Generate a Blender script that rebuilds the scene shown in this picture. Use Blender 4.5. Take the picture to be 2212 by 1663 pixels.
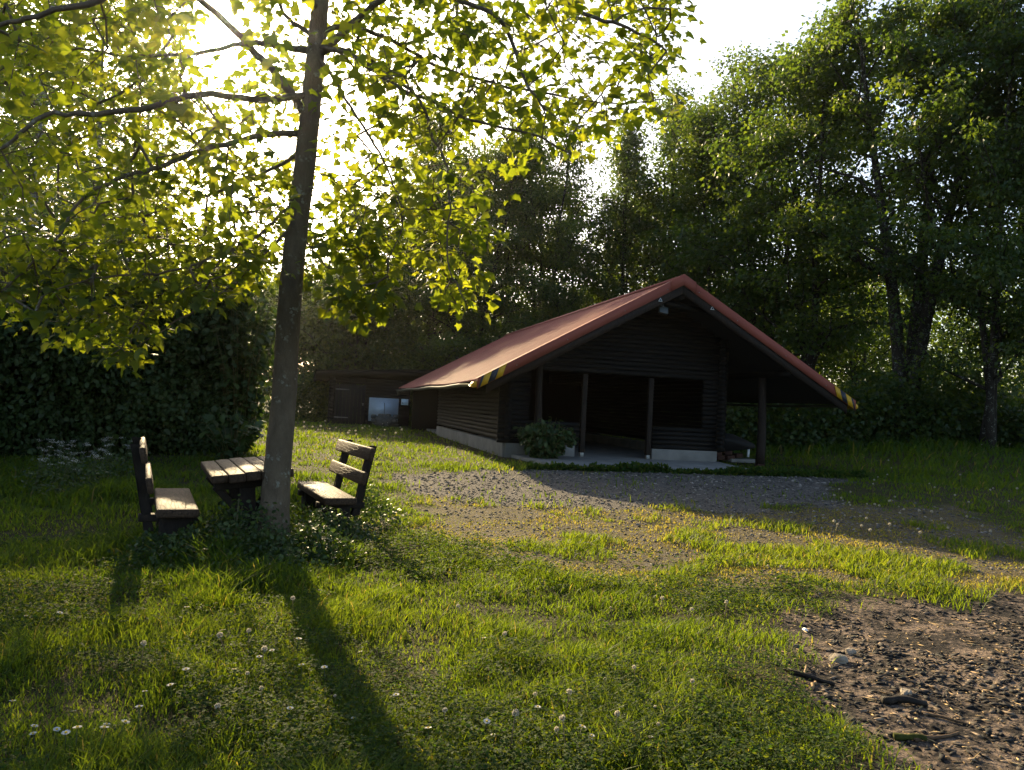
import bpy, bmesh, math, random
import numpy as np
from mathutils import Vector, Matrix, Euler
for o in list(bpy.data.objects): bpy.data.objects.remove(o)
SC = bpy.context.scene
COL = SC.collection
# ------------------------------------------------------------------ camera
PITCH, ROLL, FPX, CAMH = .028, .0521, 1663.0, 1.6      # focal length in pixels of a 2211 px wide picture
f_ = np.array([0, math.cos(PITCH), math.sin(PITCH)]); u0 = np.array([0, -math.sin(PITCH), math.cos(PITCH)]); x0 = np.array([1., 0, 0])
UP = u0*math.cos(ROLL)-x0*math.sin(ROLL); RT = x0*math.cos(ROLL)+u0*math.sin(ROLL); CAM = np.array([0, 0, CAMH])
cd = bpy.data.cameras.new('camera'); cam = bpy.data.objects.new('camera', cd); COL.objects.link(cam)
cd.sensor_fit = 'HORIZONTAL'; cd.sensor_width = 36; cd.lens = 36*FPX/2211; cd.clip_end = 3000; cd.clip_start = .05
M = Matrix(((RT[0], UP[0], -f_[0], 0), (RT[1], UP[1], -f_[1], 0), (RT[2], UP[2], -f_[2], CAMH), (0, 0, 0, 1)))
cam.matrix_world = M
SC.camera = cam
# ------------------------------------------------------------------ sky and sun
SUN_EL, SUN_AZ = math.radians(22.8), math.radians(-22.5)     # azimuth from +Y towards +X
SUN = Vector((math.sin(SUN_AZ)*math.cos(SUN_EL), math.cos(SUN_AZ)*math.cos(SUN_EL), math.sin(SUN_EL)))
W = bpy.data.worlds.new("World"); SC.world = W; W.use_nodes = True
nt = W.node_tree; nt.nodes.clear()
out = nt.nodes.new('ShaderNodeOutputWorld'); bg = nt.nodes.new('ShaderNodeBackground'); sky = nt.nodes.new('ShaderNodeTexSky')
sky.sky_type = 'NISHITA'; sky.sun_disc = False; sky.sun_elevation = SUN_EL; sky.sun_rotation = SUN_AZ
sky.air_density = 1.0; sky.dust_density = 3.0; sky.ozone_density = 1.0; sky.altitude = 300
bg.inputs['Strength'].default_value = .105
nt.links.new(sky.outputs[0], bg.inputs[0])
# hazy bright ring of sky round the sun
tc = nt.nodes.new('ShaderNodeTexCoord'); dot = nt.nodes.new('ShaderNodeVectorMath'); dot.operation = 'DOT_PRODUCT'
dot.inputs[1].default_value = SUN; nt.links.new(tc.outputs['Generated'], dot.inputs[0])
mx = nt.nodes.new('ShaderNodeMath'); mx.operation = 'MAXIMUM'; mx.inputs[1].default_value = 0; nt.links.new(dot.outputs['Value'], mx.inputs[0])
def wpow(e, k):
    p = nt.nodes.new('ShaderNodeMath'); p.operation = 'POWER'; p.inputs[1].default_value = e; nt.links.new(mx.outputs[0], p.inputs[0])
    m = nt.nodes.new('ShaderNodeMath'); m.operation = 'MULTIPLY'; m.inputs[1].default_value = k; nt.links.new(p.outputs[0], m.inputs[0]); return m
p1, p2 = wpow(2600, 60), wpow(70, 1.2)
p3 = wpow(4, .22)
ad = nt.nodes.new('ShaderNodeMath'); nt.links.new(p1.outputs[0], ad.inputs[0]); nt.links.new(p2.outputs[0], ad.inputs[1])
bg2 = nt.nodes.new('ShaderNodeBackground'); bg2.inputs[0].default_value = (1, .86, .55, 1); nt.links.new(ad.outputs[0], bg2.inputs['Strength'])
bg3 = nt.nodes.new('ShaderNodeBackground'); bg3.inputs[0].default_value = (1, .95, .86, 1); nt.links.new(p3.outputs[0], bg3.inputs['Strength'])
ad3 = nt.nodes.new('ShaderNodeAddShader'); nt.links.new(bg.outputs[0], ad3.inputs[0]); nt.links.new(bg3.outputs[0], ad3.inputs[1])
ads = nt.nodes.new('ShaderNodeAddShader'); nt.links.new(ad3.outputs[0], ads.inputs[0]); nt.links.new(bg2.outputs[0], ads.inputs[1])
nt.links.new(ads.outputs[0], out.inputs['Surface'])
sl = bpy.data.lights.new('sun', 'SUN'); sl.energy = 5.0; sl.angle = math.radians(.6); sl.color = (1, .78, .45)
so = bpy.data.objects.new('sun', sl); COL.objects.link(so); so.rotation_euler = SUN.to_track_quat('Z', 'Y').to_euler()
SC.view_settings.view_transform = 'Standard'; SC.view_settings.look = 'None'; SC.view_settings.exposure = 1.5; SC.view_settings.gamma = 1
cy = SC.cycles
cy.max_bounces = 7; cy.diffuse_bounces = 3; cy.glossy_bounces = 2; cy.transmission_bounces = 5; cy.transparent_max_bounces = 6
cy.caustics_reflective = False; cy.caustics_refractive = False; cy.sample_clamp_indirect = 4; cy.use_denoising = True
try: cy.denoiser = 'OPENIMAGEDENOISE'; cy.denoising_input_passes = 'RGB_ALBEDO_NORMAL'
except Exception: pass
# ------------------------------------------------------------------ helpers
def ray(px, py): return f_+RT*(px-1105.5)/FPX-UP*(py-831.5)/FPX
def atY(px, py, Y):
    d = ray(px, py); return CAM+d*(Y/d[1])
def lattice(seed):
    return np.random.default_rng(seed).random((64, 64))
_L = [lattice(k) for k in range(6)]
def noise(x, y, s, k=0):
    x = np.asarray(x, float)/s+31.7*k; y = np.asarray(y, float)/s+17.3*k
    i = np.floor(x).astype(int); j = np.floor(y).astype(int); u = x-i; v = y-j; u = u*u*(3-2*u); v = v*v*(3-2*v)
    L = _L[k % 6]; g = lambda a, b: L[a % 64, b % 64]
    return (g(i, j)*(1-u)+g(i+1, j)*u)*(1-v)+(g(i, j+1)*(1-u)+g(i+1, j+1)*u)*v
def fbm(x, y, s, k=0): return .55*noise(x, y, s, k)+.3*noise(x, y, s/2.1, k+1)+.15*noise(x, y, s/4.3, k+2)
def sstep(t): t = np.clip(t, 0, 1); return t*t*(3-2*t)
def pdist(x, y, poly):
    """signed distance to a polygon, positive inside"""
    x = np.asarray(x, float); y = np.asarray(y, float); P = np.array(poly, float); d = np.full(x.shape, 1e9); ins = np.zeros(x.shape, bool)
    for a, b in zip(P, np.roll(P, -1, 0)):
        e = b-a; t = np.clip(((x-a[0])*e[0]+(y-a[1])*e[1])/(e@e), 0, 1)
        d = np.minimum(d, np.hypot(x-a[0]-t*e[0], y-a[1]-t*e[1]))
        c = ((a[1] > y) != (b[1] > y)) & (x < (b[0]-a[0])*(y-a[1])/(b[1]-a[1]+1e-12)+a[0]); ins ^= c
    return np.where(ins, d, -d)
HTH = .2427; HO = np.array([4.0546, 18.8105, .355])
HB = np.array([math.cos(HTH), math.sin(HTH)]); HA = np.array([-math.sin(HTH), math.cos(HTH)])
def hloc(x, y): return (x-HO[0])*HB[0]+(y-HO[1])*HB[1], (x-HO[0])*HA[0]+(y-HO[1])*HA[1]
GRAVEL = [(-2.3, 14.3), (-.6, 15.3), (1, 16.6), (4.6, 17.3), (6.8, 19.4), (7.4, 17.5), (6.4, 14.8), (5.0, 12.9), (2.8, 11.9), (-.2, 11.9), (-1.5, 12.4)]
WORN = [(-1.5, 12.6), (-1.0, 10.5), (-.85, 9.2), (.05, 7.9), (.4, 7.1), (1.3, 6.9), (2.35, 7.5), (3.7, 7.5), (5.6, 8.3), (7.4, 10.6), (8.5, 14.5), (5.6, 13.2), (2.8, 12.2), (-.2, 12.2)]
BURN = [(1.6, 2.6), (1.72, 3.6), (1.78, 4.05), (1.8, 4.97), (2.2, 6.2), (2.9, 6.75), (4.03, 7.25), (5.1, 7.5), (6.5, 7.4), (7.5, 6), (7.5, 2.6)]
def masks(x, y):
    n = (fbm(x, y, 1.1, 1)-.5); n2 = (fbm(x, y, .35, 3)-.5)
    g = sstep((pdist(x, y, GRAVEL)+n*1.5+n2*.7)/.5+.5)
    w = sstep((pdist(x, y, WORN)+n*1.2+n2*.6)/.6+.5)
    b = sstep((pdist(x, y, BURN)+n*1.1+n2*.9)/.7+.5)
    return g, w, b
def gh(x, y):
    x = np.asarray(x, float); y = np.asarray(y, float)
    z = .355*sstep((y-8.5)/9)+.6*sstep((x-8)/8)*sstep((y-17)/9)
    near = sstep((60-np.hypot(x, y))/20)
    la, lb = hloc(x, y); hut = sstep((np.maximum(np.maximum(-4.2-la, la-5), np.maximum(-1.8-lb, lb-19)))/1.5)
    z = z+near*hut*((fbm(x, y, 1.7, 0)-.5)*.09+(fbm(x, y, .45, 2)-.5)*.03)-.03*(1-hut)
    b = sstep((pdist(x, y, BURN)+.1)/.5)
    return z+b*((fbm(x, y, .3, 4)-.5)*.055-.02)
def gz(x, y): return float(gh(np.array([x]), np.array([y]))[0])
class MB:
    """collects polygons in numpy blocks; build() links them as ONE mesh object"""
    def __init__(s): s.V = []; s.F = []; s.T = []; s.n = 0; s.MI = []
    def add(s, V, F, tint=None, mi=0):
        V = np.asarray(V, float).reshape(-1, 3)
        for f in (F if isinstance(F, list) else [F]):
            f = np.asarray(f, int)
            if f.size == 0: continue
            s.F.append(f+s.n)
            t = np.full(len(f), .5) if tint is None else (np.full(len(f), float(tint)) if np.isscalar(tint) else np.asarray(tint, float))
            s.T.append(t); s.MI.append(np.full(len(f), mi))
        s.V.append(V); s.n += len(V)
    def box(s, c, d, rot=None, tint=None, mi=0, taper=1.0):
        h = np.array(d)/2.; v = np.array([[i, j, k] for k in (-1, 1) for j in (-1, 1) for i in (-1, 1)], float)
        v[4:, :2] *= taper; v = v*h
        if rot is not None: v = v@np.array(Euler(rot).to_matrix()).T
        s.add(v+np.array(c), np.array([[0, 2, 3, 1], [4, 5, 7, 6], [0, 1, 5, 4], [2, 6, 7, 3], [0, 4, 6, 2], [1, 3, 7, 5]]), tint, mi)
    def tube(s, P, R, sides=7, tint=None, cap=True, mi=0, wob=0, rng=None):
        P = np.asarray(P, float); n = len(P); R = np.broadcast_to(np.asarray(R, float), (n,))
        T = np.gradient(P, axis=0); T /= np.linalg.norm(T, axis=1)[:, None]+1e-12
        up = np.array([0, 0, 1.]) if abs(T[0][2]) < .9 else np.array([1., 0, 0]); A = []
        a = np.cross(T[0], up); a /= np.linalg.norm(a)
        for t in T:
            a = a-t*(a@t); a /= np.linalg.norm(a)+1e-12; A.append(a)
        A = np.array(A); Bn = np.cross(T, A); th = np.linspace(0, 2*math.pi, sides, endpoint=False)
        rr = R[:, None]*np.ones(sides)
        if wob: rr = rr*(1+wob*(rng.random((n, sides))-.5))
        V = P[:, None]+rr[..., None]*(np.cos(th)[None, :, None]*A[:, None]+np.sin(th)[None, :, None]*Bn[:, None])
        i = np.arange(n-1)[:, None]*sides; j = np.arange(sides)[None]; k = (j+1) % sides
        F = np.stack([i+j, i+k, i+sides+k, i+sides+j], -1).reshape(-1, 4)
        fl = [F]
        if cap and sides > 2: fl += [np.arange(sides)[None, ::-1], (np.arange(sides)+(n-1)*sides)[None]]
        s.add(V.reshape(-1, 3), fl, tint, mi)
    def leaves(s, pos, tip, nor, size, tv, tf, tint, mi=0):
        """copies a leaf outline (tv: across, along, lift) to every pos"""
        tip = tip/(np.linalg.norm(tip, axis=1)[:, None]+1e-9)
        rt = np.cross(tip, nor); rt /= np.linalg.norm(rt, axis=1)[:, None]+1e-9; nor = np.cross(rt, tip)
        sz = np.asarray(size)[:, None, None]
        V = pos[:, None]+sz*(tv[None, :, 0:1]*rt[:, None]+tv[None, :, 1:2]*tip[:, None]+tv[None, :, 2:3]*nor[:, None])
        N = len(pos); off = (np.arange(N)*len(tv))[:, None, None]
        fl = []; 
        for f in tf: fl.append((f[None]+off).reshape(-1, f.shape[1]))
        base = s.n
        for f in fl:
            s.F.append(f+base); s.T.append(np.repeat(tint, len(f)//N)); s.MI.append(np.full(len(f), mi))
        s.V.append(V.reshape(-1, 3)); s.n += N*len(tv)
    def mesh(s, name, mats, smooth=False):
        V = np.concatenate(s.V); me = bpy.data.meshes.new(name)
        tot = np.concatenate([np.full(len(f), f.shape[1]) for f in s.F]); lv = np.concatenate([f.ravel() for f in s.F])
        me.vertices.add(len(V)); me.vertices.foreach_set('co', V.ravel().astype(np.float32))
        me.loops.add(len(lv)); me.loops.foreach_set('vertex_index', lv.astype(np.int32))
        me.polygons.add(len(tot)); st = np.concatenate([[0], np.cumsum(tot)[:-1]])
        me.polygons.foreach_set('loop_start', st.astype(np.int32)); me.polygons.foreach_set('loop_total', tot.astype(np.int32))
        me.polygons.foreach_set('material_index', np.concatenate(s.MI).astype(np.int32))
        if smooth: me.polygons.foreach_set('use_smooth', np.ones(len(tot), bool))
        at = me.attributes.new('tint', 'FLOAT', 'FACE'); at.data.foreach_set('value', np.concatenate(s.T).astype(np.float32))
        for m in (mats if isinstance(mats, (list, tuple)) else [mats]): me.materials.append(m)
        me.update(calc_edges=True)
        return me
    def build(s, name, mats, parent=None, smooth=False, bevel=0):
        o = bpy.data.objects.new(name, s.mesh(name, mats, smooth)); COL.objects.link(o)
        if parent: o.parent = parent
        if bevel:
            b = o.modifiers.new('bevel', 'BEVEL'); b.width = bevel; b.segments = 2; b.limit_method = 'ANGLE'
        return o
def tag(o, label=None, cat=None, group=None, kind=None):
    if label: o['label'] = label
    if cat: o['category'] = cat
    if group: o['group'] = group
    if kind: o['kind'] = kind
    return o
def empty(name, loc, rz=0, label=None, cat=None, group=None):
    o = bpy.data.objects.new(name, None); COL.objects.link(o); o.location = loc; o.rotation_euler = (0, 0, rz); o.empty_display_size = .1
    return tag(o, label, cat, group)
def copy_tree(o, parent=None):
    c = o.copy(); COL.objects.link(c)
    if parent: c.parent = parent
    for ch in [x for x in COL.objects if x.parent == o]: copy_tree(ch, c)
    return c
# ------------------------------------------------------------------ materials
def mat(name, rough=.8, spec=.3):
    m = bpy.data.materials.new(name); m.use_nodes = True; n = m.node_tree; b = n.nodes['Principled BSDF']
    b.inputs['Roughness'].default_value = rough; b.inputs['Specular IOR Level'].default_value = spec
    return m, n, b
def ramp(n, fac, stops):
    r = n.nodes.new('ShaderNodeValToRGB'); e = r.color_ramp.elements
    while len(e) < len(stops): e.new(.5)
    for el, (p, c) in zip(e, stops): el.position = p; el.color = (*c, 1)
    n.links.new(fac, r.inputs[0]); return r.outputs[0]
def tex(n, scale=5, detail=4, vec=None, kind='Noise', stretch=None, rough=.55, co='Object'):
    t = n.nodes.new('ShaderNodeTex'+kind); t.inputs['Scale'].default_value = scale
    if kind == 'Noise': t.inputs['Detail'].default_value = detail; t.inputs['Roughness'].default_value = rough
    if vec is None:
        c = n.nodes.new('ShaderNodeTexCoord'); vec = c.outputs[co]
        if stretch:
            mp = n.nodes.new('ShaderNodeMapping'); mp.inputs['Scale'].default_value = stretch; n.links.new(vec, mp.inputs[0]); vec = mp.outputs[0]
    n.links.new(vec, t.inputs['Vector']); return t
def bump(n, b, h, dist=.01, st=1.):
    k = n.nodes.new('ShaderNodeBump'); k.inputs['Distance'].default_value = dist; k.inputs['Strength'].default_value = st
    n.links.new(h, k.inputs['Height']); n.links.new(k.outputs[0], b.inputs['Normal'])
def mixc(n, fac, a, b, mode='MIX'):
    m = n.nodes.new('ShaderNodeMix'); m.data_type = 'RGBA'; m.blend_type = mode
    for k, v in ((0, fac), (6, a), (7, b)):
        if hasattr(v, 'node'): n.links.new(v, m.inputs[k])
        else: m.inputs[k].default_value = v if k == 0 else (*v, 1)
    return m.outputs[2]
def math_(n, op, a, b):
    m = n.nodes.new('ShaderNodeMath'); m.operation = op
    for k, v in enumerate((a, b)):
        if hasattr(v, 'node'): n.links.new(v, m.inputs[k])
        else: m.inputs[k].default_value = v
    return m.outputs[0]
def attr(n, name):
    a = n.nodes.new('ShaderNodeAttribute'); a.attribute_name = name; return a
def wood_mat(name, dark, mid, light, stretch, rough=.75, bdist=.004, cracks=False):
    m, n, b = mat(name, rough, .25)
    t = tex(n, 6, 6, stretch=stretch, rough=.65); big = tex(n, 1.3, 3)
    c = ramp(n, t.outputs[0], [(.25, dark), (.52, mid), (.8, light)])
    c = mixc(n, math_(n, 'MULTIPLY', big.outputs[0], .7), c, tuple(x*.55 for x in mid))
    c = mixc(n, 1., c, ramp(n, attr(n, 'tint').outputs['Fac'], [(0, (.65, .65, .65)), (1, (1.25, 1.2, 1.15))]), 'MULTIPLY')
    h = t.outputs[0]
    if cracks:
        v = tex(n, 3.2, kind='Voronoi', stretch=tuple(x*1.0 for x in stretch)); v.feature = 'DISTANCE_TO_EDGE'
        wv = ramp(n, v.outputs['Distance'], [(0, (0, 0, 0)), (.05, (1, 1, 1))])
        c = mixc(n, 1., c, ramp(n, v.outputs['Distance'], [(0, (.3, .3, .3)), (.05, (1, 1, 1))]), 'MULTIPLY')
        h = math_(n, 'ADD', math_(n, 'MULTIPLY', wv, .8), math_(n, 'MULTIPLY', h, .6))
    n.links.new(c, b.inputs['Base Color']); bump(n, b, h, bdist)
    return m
def leaf_mat(name, cols, trans, tmix=.5, rough=.5, spec=.35):
    """cols: reflected colour from tint 0 to 1; trans: transmitted colour from tint 0 to 1"""
    m, n, b = mat(name, rough, spec)
    a = attr(n, 'tint').outputs['Fac']
    st = lambda cs: [(i/(len(cs)-1), c) for i, c in enumerate(cs)]
    n.links.new(ramp(n, a, st(cols)), b.inputs['Base Color'])
    tr = n.nodes.new('ShaderNodeBsdfTranslucent'); n.links.new(ramp(n, a, st(trans)), tr.inputs[0])
    mixs = n.nodes.new('ShaderNodeMixShader'); mixs.inputs[0].default_value = tmix
    n.links.new(b.outputs[0], mixs.inputs[1]); n.links.new(tr.outputs[0], mixs.inputs[2])
    n.links.new(mixs.outputs[0], n.nodes['Material Output'].inputs[0])
    return m
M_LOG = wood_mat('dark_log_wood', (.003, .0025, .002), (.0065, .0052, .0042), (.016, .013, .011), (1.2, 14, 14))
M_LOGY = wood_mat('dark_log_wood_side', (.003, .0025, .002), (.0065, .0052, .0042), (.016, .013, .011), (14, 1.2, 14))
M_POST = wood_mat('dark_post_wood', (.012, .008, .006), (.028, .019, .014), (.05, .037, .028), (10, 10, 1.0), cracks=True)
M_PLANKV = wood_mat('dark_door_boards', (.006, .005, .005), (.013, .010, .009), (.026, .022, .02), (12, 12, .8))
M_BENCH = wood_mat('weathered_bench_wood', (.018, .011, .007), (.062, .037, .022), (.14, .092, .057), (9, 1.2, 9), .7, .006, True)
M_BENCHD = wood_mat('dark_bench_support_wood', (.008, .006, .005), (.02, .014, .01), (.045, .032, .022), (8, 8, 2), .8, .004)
def simple(name, c, rough=.6, spec=.4, var=.25, scale=6, metal=0, bd=.002):
    m, n, b = mat(name, rough, spec); b.inputs['Metallic'].default_value = metal
    t = tex(n, scale, 5); n.links.new(ramp(n, t.outputs[0], [(.25, tuple(x*(1-var) for x in c)), (.75, tuple(x*(1+var) for x in c))]), b.inputs['Base Color'])
    bump(n, b, t.outputs[0], bd, .5); return m
M_RED = simple('red_painted_sheet_metal', (.26, .07, .047), .7, .22, .14, 1.2)
M_YEL = simple('yellow_tape', (.55, .30, .01), .5, .4, .1)
M_BLK = simple('black_tape', (.02, .022, .03), .5, .4, .1)
M_CONC = simple('concrete', (.19, .18, .165), .9, .2, .28, 2.4, 0, .006)
M_GUT = simple('old_gutter_metal', (.07, .07, .05), .5, .5, .4, 5)
M_GALV = simple('galvanised_sheet', (.42, .47, .52), .5, .5, .12, 3, .35)
M_STEEL = simple('grey_steel', (.22, .22, .21), .45, .5, .3, 8, .6)
M_WHITE = simple('white_plastic', (.72, .75, .76), .45, .4, .05)
M_PAPER = simple('white_notice_panel', (.62, .72, .76), .5, .4, .04)
M_INK = simple('dark_print', (.015, .03, .04), .6, .3, .05)
M_STONE = simple('field_stone', (.10, .09, .075), .9, .2, .5, 7, 0, .02)
M_ROCK = simple('pale_stone', (.26, .22, .17), .9, .2, .35, 14, 0, .01)
M_BRICK = simple('old_red_brick', (.06, .03, .022), .9, .2, .3, 8)
M_MOSSROOF = simple('mossy_roofing_felt', (.02, .022, .014), .95, .1, .6, 7, 0, .01)
M_GREY = simple('dark_grey_sheet', (.013, .013, .014), .7, .3, .3)
M_LAMP = simple('grey_lamp_housing', (.022, .028, .023), .4, .5, .1)
def bark_mat(name, c0, c1, lich=(.25, .26, .22), lfac=.62, sc=1.0):
    m, n, b = mat(name, .9, .15)
    t = tex(n, 9*sc, 8, stretch=(1, 1, .45), rough=.7); t2 = tex(n, 2.2*sc, 4)
    c = ramp(n, t.outputs[0], [(.3, c0), (.7, c1)])
    c = mixc(n, ramp(n, t2.outputs[0], [(.45, (0, 0, 0)), (.65, (.6, .6, .6))]), c, tuple(x*.6 for x in c1))
    v = tex(n, 26*sc, kind='Voronoi'); sp = tex(n, 7*sc, 6)
    fn = tex(n, 42*sc, 3)
    msk = math_(n, 'MULTIPLY', ramp(n, math_(n, 'ADD', v.outputs['Distance'], math_(n, 'MULTIPLY', fn.outputs[0], -.8)), [(-.0, (1, 1, 1)), (.06, (0, 0, 0))]), ramp(n, sp.outputs[0], [(lfac-.1, (0, 0, 0)), (lfac, (1, 1, 1))]))
    c = mixc(n, msk, c, lich); n.links.new(c, b.inputs['Base Color'])
    bump(n, b, math_(n, 'ADD', t.outputs[0], math_(n, 'MULTIPLY', msk, .2)), .03)
    return m
M_BARK = bark_mat('maple_bark', (.075, .055, .038), (.17, .13, .09), (.22, .21, .17), .64)
M_BARKD = bark_mat('dark_tree_bark', (.02, .017, .013), (.05, .042, .033))
M_BIRCH = bark_mat('birch_bark', (.10, .09, .08), (.42, .40, .36), (.03, .03, .03), .6)
M_MAPLE = leaf_mat('maple_leaf', [(.020, .042, .010), (.032, .062, .012), (.05, .08, .014)], [(.13, .19, .009), (.31, .37, .015), (.54, .51, .02)], .52, .55, .25)
M_LEAFD = leaf_mat('forest_leaf', [(.022, .046, .014), (.036, .070, .019), (.06, .09, .022)], [(.07, .13, .012), (.15, .23, .015), (.28, .34, .017)], .45, .5, .4)
M_LEAFP = leaf_mat('poplar_leaf', [(.028, .048, .016), (.045, .068, .022), (.06, .085, .028)], [(.08, .14, .02), (.14, .22, .025), (.22, .28, .03)], .45, .45, .4)
M_HEDGE = leaf_mat('hedge_leaf', [(.024, .044, .013), (.040, .070, .020), (.062, .095, .026)], [(.03, .06, .006), (.05, .09, .008), (.10, .14, .010)], .35, .5, .35)
M_GRASS = leaf_mat('grass_blade', [(.036, .072, .012), (.056, .10, .015), (.15, .12, .045)], [(.10, .175, .008), (.235, .30, .010), (.40, .31, .05)], .52, .6, .15)
M_CLOVER = leaf_mat('clover_leaf', [(.020, .045, .010), (.030, .06, .014), (.05, .08, .018)], [(.05, .11, .007), (.10, .16, .01), (.2, .22, .015)], .42, .75, .12)
M_STEM = leaf_mat('plant_stem', [(.05, .07, .02), (.12, .10, .045), (.2, .14, .07)], [(.1, .12, .02), (.18, .15, .05), (.25, .18, .08)], .3)
M_PETAL = leaf_mat('white_petal', [(.6, .6, .58), (.75, .75, .72)], [(.5, .5, .45), (.6, .6, .5)], .35, .6, .2)
M_FLUFF = leaf_mat('seed_fluff', [(.42, .39, .32), (.6, .57, .5)], [(.5, .46, .36), (.6, .56, .45)], .5, .8, .1)
M_YCEN = simple('yellow_flower_centre', (.5, .33, .02), .8, .2, .1)
def ground_mat():
    m, n, b = mat('ground_earth', .95, .15)
    gr, wo, bu = (attr(n, k).outputs['Fac'] for k in ('gravel', 'worn', 'burn'))
    t1 = tex(n, 3, 6, co='Object'); t2 = tex(n, 45, 5, co='Object', rough=.7); t3 = tex(n, 14, 6, co='Object'); vo = tex(n, 30, kind='Voronoi'); vo2 = tex(n, 75, kind='Voronoi')
    soil = ramp(n, t2.outputs[0], [(.3, (.022, .022, .008)), (.7, (.06, .055, .018))])
    grav = ramp(n, vo2.outputs['Color'], [(.1, (.055, .048, .041)), (.55, (.125, .110, .094)), (.95, (.24, .212, .18))])
    grav = mixc(n, math_(n, 'MULTIPLY', t3.outputs[0], .6), grav, (.06, .056, .055))
    dry_tone = ramp(n, t2.outputs[0], [(.3, (.045, .038, .018)), (.7, (.15, .115, .05))])
    wornc = mixc(n, ramp(n, t3.outputs[0], [(.50, (0, 0, 0)), (.62, (1, 1, 1))]), dry_tone, grav)
    bz = tex(n, 2.1, 5, co='Object')
    ash = ramp(n, t2.outputs[0], [(.3, (.10, .074, .055)), (.7, (.26, .195, .15))])
    char = ramp(n, t2.outputs[0], [(.3, (.008, .007, .007)), (.7, (.045, .036, .03))])
    burnc = mixc(n, ramp(n, math_(n, 'ADD', math_(n, 'MULTIPLY', bz.outputs[0], .6), math_(n, 'MULTIPLY', t3.outputs[0], .4)), [(.45, (0, 0, 0)), (.54, (1, 1, 1))]), ash, char)
    c = mixc(n, gr, mixc(n, wo, soil, wornc), grav); c = mixc(n, bu, c, burnc)
    n.links.new(c, b.inputs['Base Color'])
    h = math_(n, 'ADD', t2.outputs[0], math_(n, 'MULTIPLY', vo.outputs['Distance'], .8)); bump(n, b, h, .03)
    return m
# ------------------------------------------------------------------ ground
def axis(lo, hi, step, far, n=14):
    mid = np.arange(lo, hi, step); e = np.geomspace(step, far, n)
    return np.concatenate([lo-np.cumsum(e)[::-1], mid, mid[-1]+np.cumsum(e)])
gx, gy = axis(-13, 15, .1, 40), axis(1.5, 28, .1, 45)
X, Y = np.meshgrid(gx, gy); Xf, Yf = X.ravel(), Y.ravel()
mb = MB(); nx = len(gx)
i, j = np.meshgrid(np.arange(len(gy)-1), np.arange(nx-1), indexing='ij'); k = (i*nx+j).ravel()
mb.add(np.stack([Xf, Yf, gh(Xf, Yf)], 1), np.stack([k, k+1, k+nx+1, k+nx], 1))
M_GROUND = ground_mat()
ground = mb.build('ground', M_GROUND, smooth=True); tag(ground, kind='structure')
for nm, vals in zip(('gravel', 'worn', 'burn'), masks(Xf, Yf)):
    a = ground.data.attributes.new(nm, 'FLOAT', 'POINT'); a.data.foreach_set('value', vals.astype(np.float32))
# ------------------------------------------------------------------ log hut (local: x right, y back, z up from the ground)
HUT = empty('log_hut', tuple(HO), HTH, 'dark log cabin with long red corrugated metal roof and open front', 'cabin')
H_, SL, WE, LEN = 4.62, .5646, 5.03, 18.0
rng = np.random.default_rng(5)
def roofz(b): return H_-SL*abs(b)
# roof sheets: trapezoid corrugation running down the slope
rf = MB()
per = .21; ncor = int(LEN/per); prof = []
for q in range(ncor):
    y0 = q*per
    prof += [(y0, 0), (y0+.10, 0), (y0+.125, .035), (y0+.185, .035)]
prof.append((ncor*per, 0)); prof = np.array(prof)
for sgn in (-1, 1):
    nn = 6; V = []
    nrm = np.array([SL*sgn, 0, 1.])/math.hypot(SL, 1)
    for t in np.linspace(0, 1, nn):
        b = sgn*WE*t
        base = np.stack([np.full(len(prof), b), prof[:, 0], np.full(len(prof), H_-SL*WE*t)], 1)+prof[:, 1:2]*nrm
        base[:, 2] += .02*np.sin(prof[:, 0]*.7+t*2)*t      # slightly wavy old sheets
        V.append(base)
    V = np.concatenate(V); m_ = len(prof)
    i, j = np.meshgrid(np.arange(nn-1), np.arange(m_-1), indexing='ij'); k = (i*m_+j).ravel()
    F = np.stack([k, k+m_, k+m_+1, k+1], 1)
    rf.add(V, F if sgn < 0 else F[:, ::-1], .5)
roof = rf.build('roof', M_RED, HUT)
# dark boards under the sheets
ub = MB()
for sgn in (-1, 1):
    V = []
    for dz in (-.04, -.09):
        for (b, a) in ((0, .04), (0, LEN-.1), (sgn*(WE-.12), LEN-.1), (sgn*(WE-.12), .04)): V.append((b, a, H_-SL*abs(b)+dz))
    ub.add(V, np.array([[0, 1, 2, 3], [7, 6, 5, 4], [0, 3, 7, 4], [1, 5, 6, 2], [2, 6, 7, 3], [0, 4, 5, 1]]), .3)
ub.build('roof_boards', M_LOGY, roof)
# ridge cap
rc = MB()
for sgn in (-1, 1):
    V = [(0, -.07, H_+.075), (0, LEN, H_+.075), (sgn*.26, LEN, H_+.075-SL*.26), (sgn*.26, -.07, H_+.075-SL*.26)]
    V += [(x, y, z-.012) for x, y, z in V]
    rc.add(V, np.array([[0, 1, 2, 3], [7, 6, 5, 4], [0, 3, 7, 4], [1, 5, 6, 2], [2, 6, 7, 3]]))
rc.build('ridge_cap', M_RED, roof)
def slope_strip(mbx, sgn, b0, b1, y0, y1, dt, db, tint=.5, mi=0, skew=0):
    """a bar following the roof slope between b0 and b1 (distance from ridge), dt/db: top and bottom offsets from the roof line"""
    V = []
    for y in (y0, y1):
        for (b, dz, sk) in ((b0, db, 0), (b1, db, 0), (b1, dt, skew), (b0, dt, skew)):
            V.append((sgn*(b+sk), y, H_-SL*(b+sk)+dz))
    F = np.array([[0, 1, 2, 3], [7, 6, 5, 4], [0, 4, 5, 1], [3, 2, 6, 7], [1, 5, 6, 2], [0, 3, 7, 4]])
    mbx.add(V, F, tint, mi)
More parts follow.
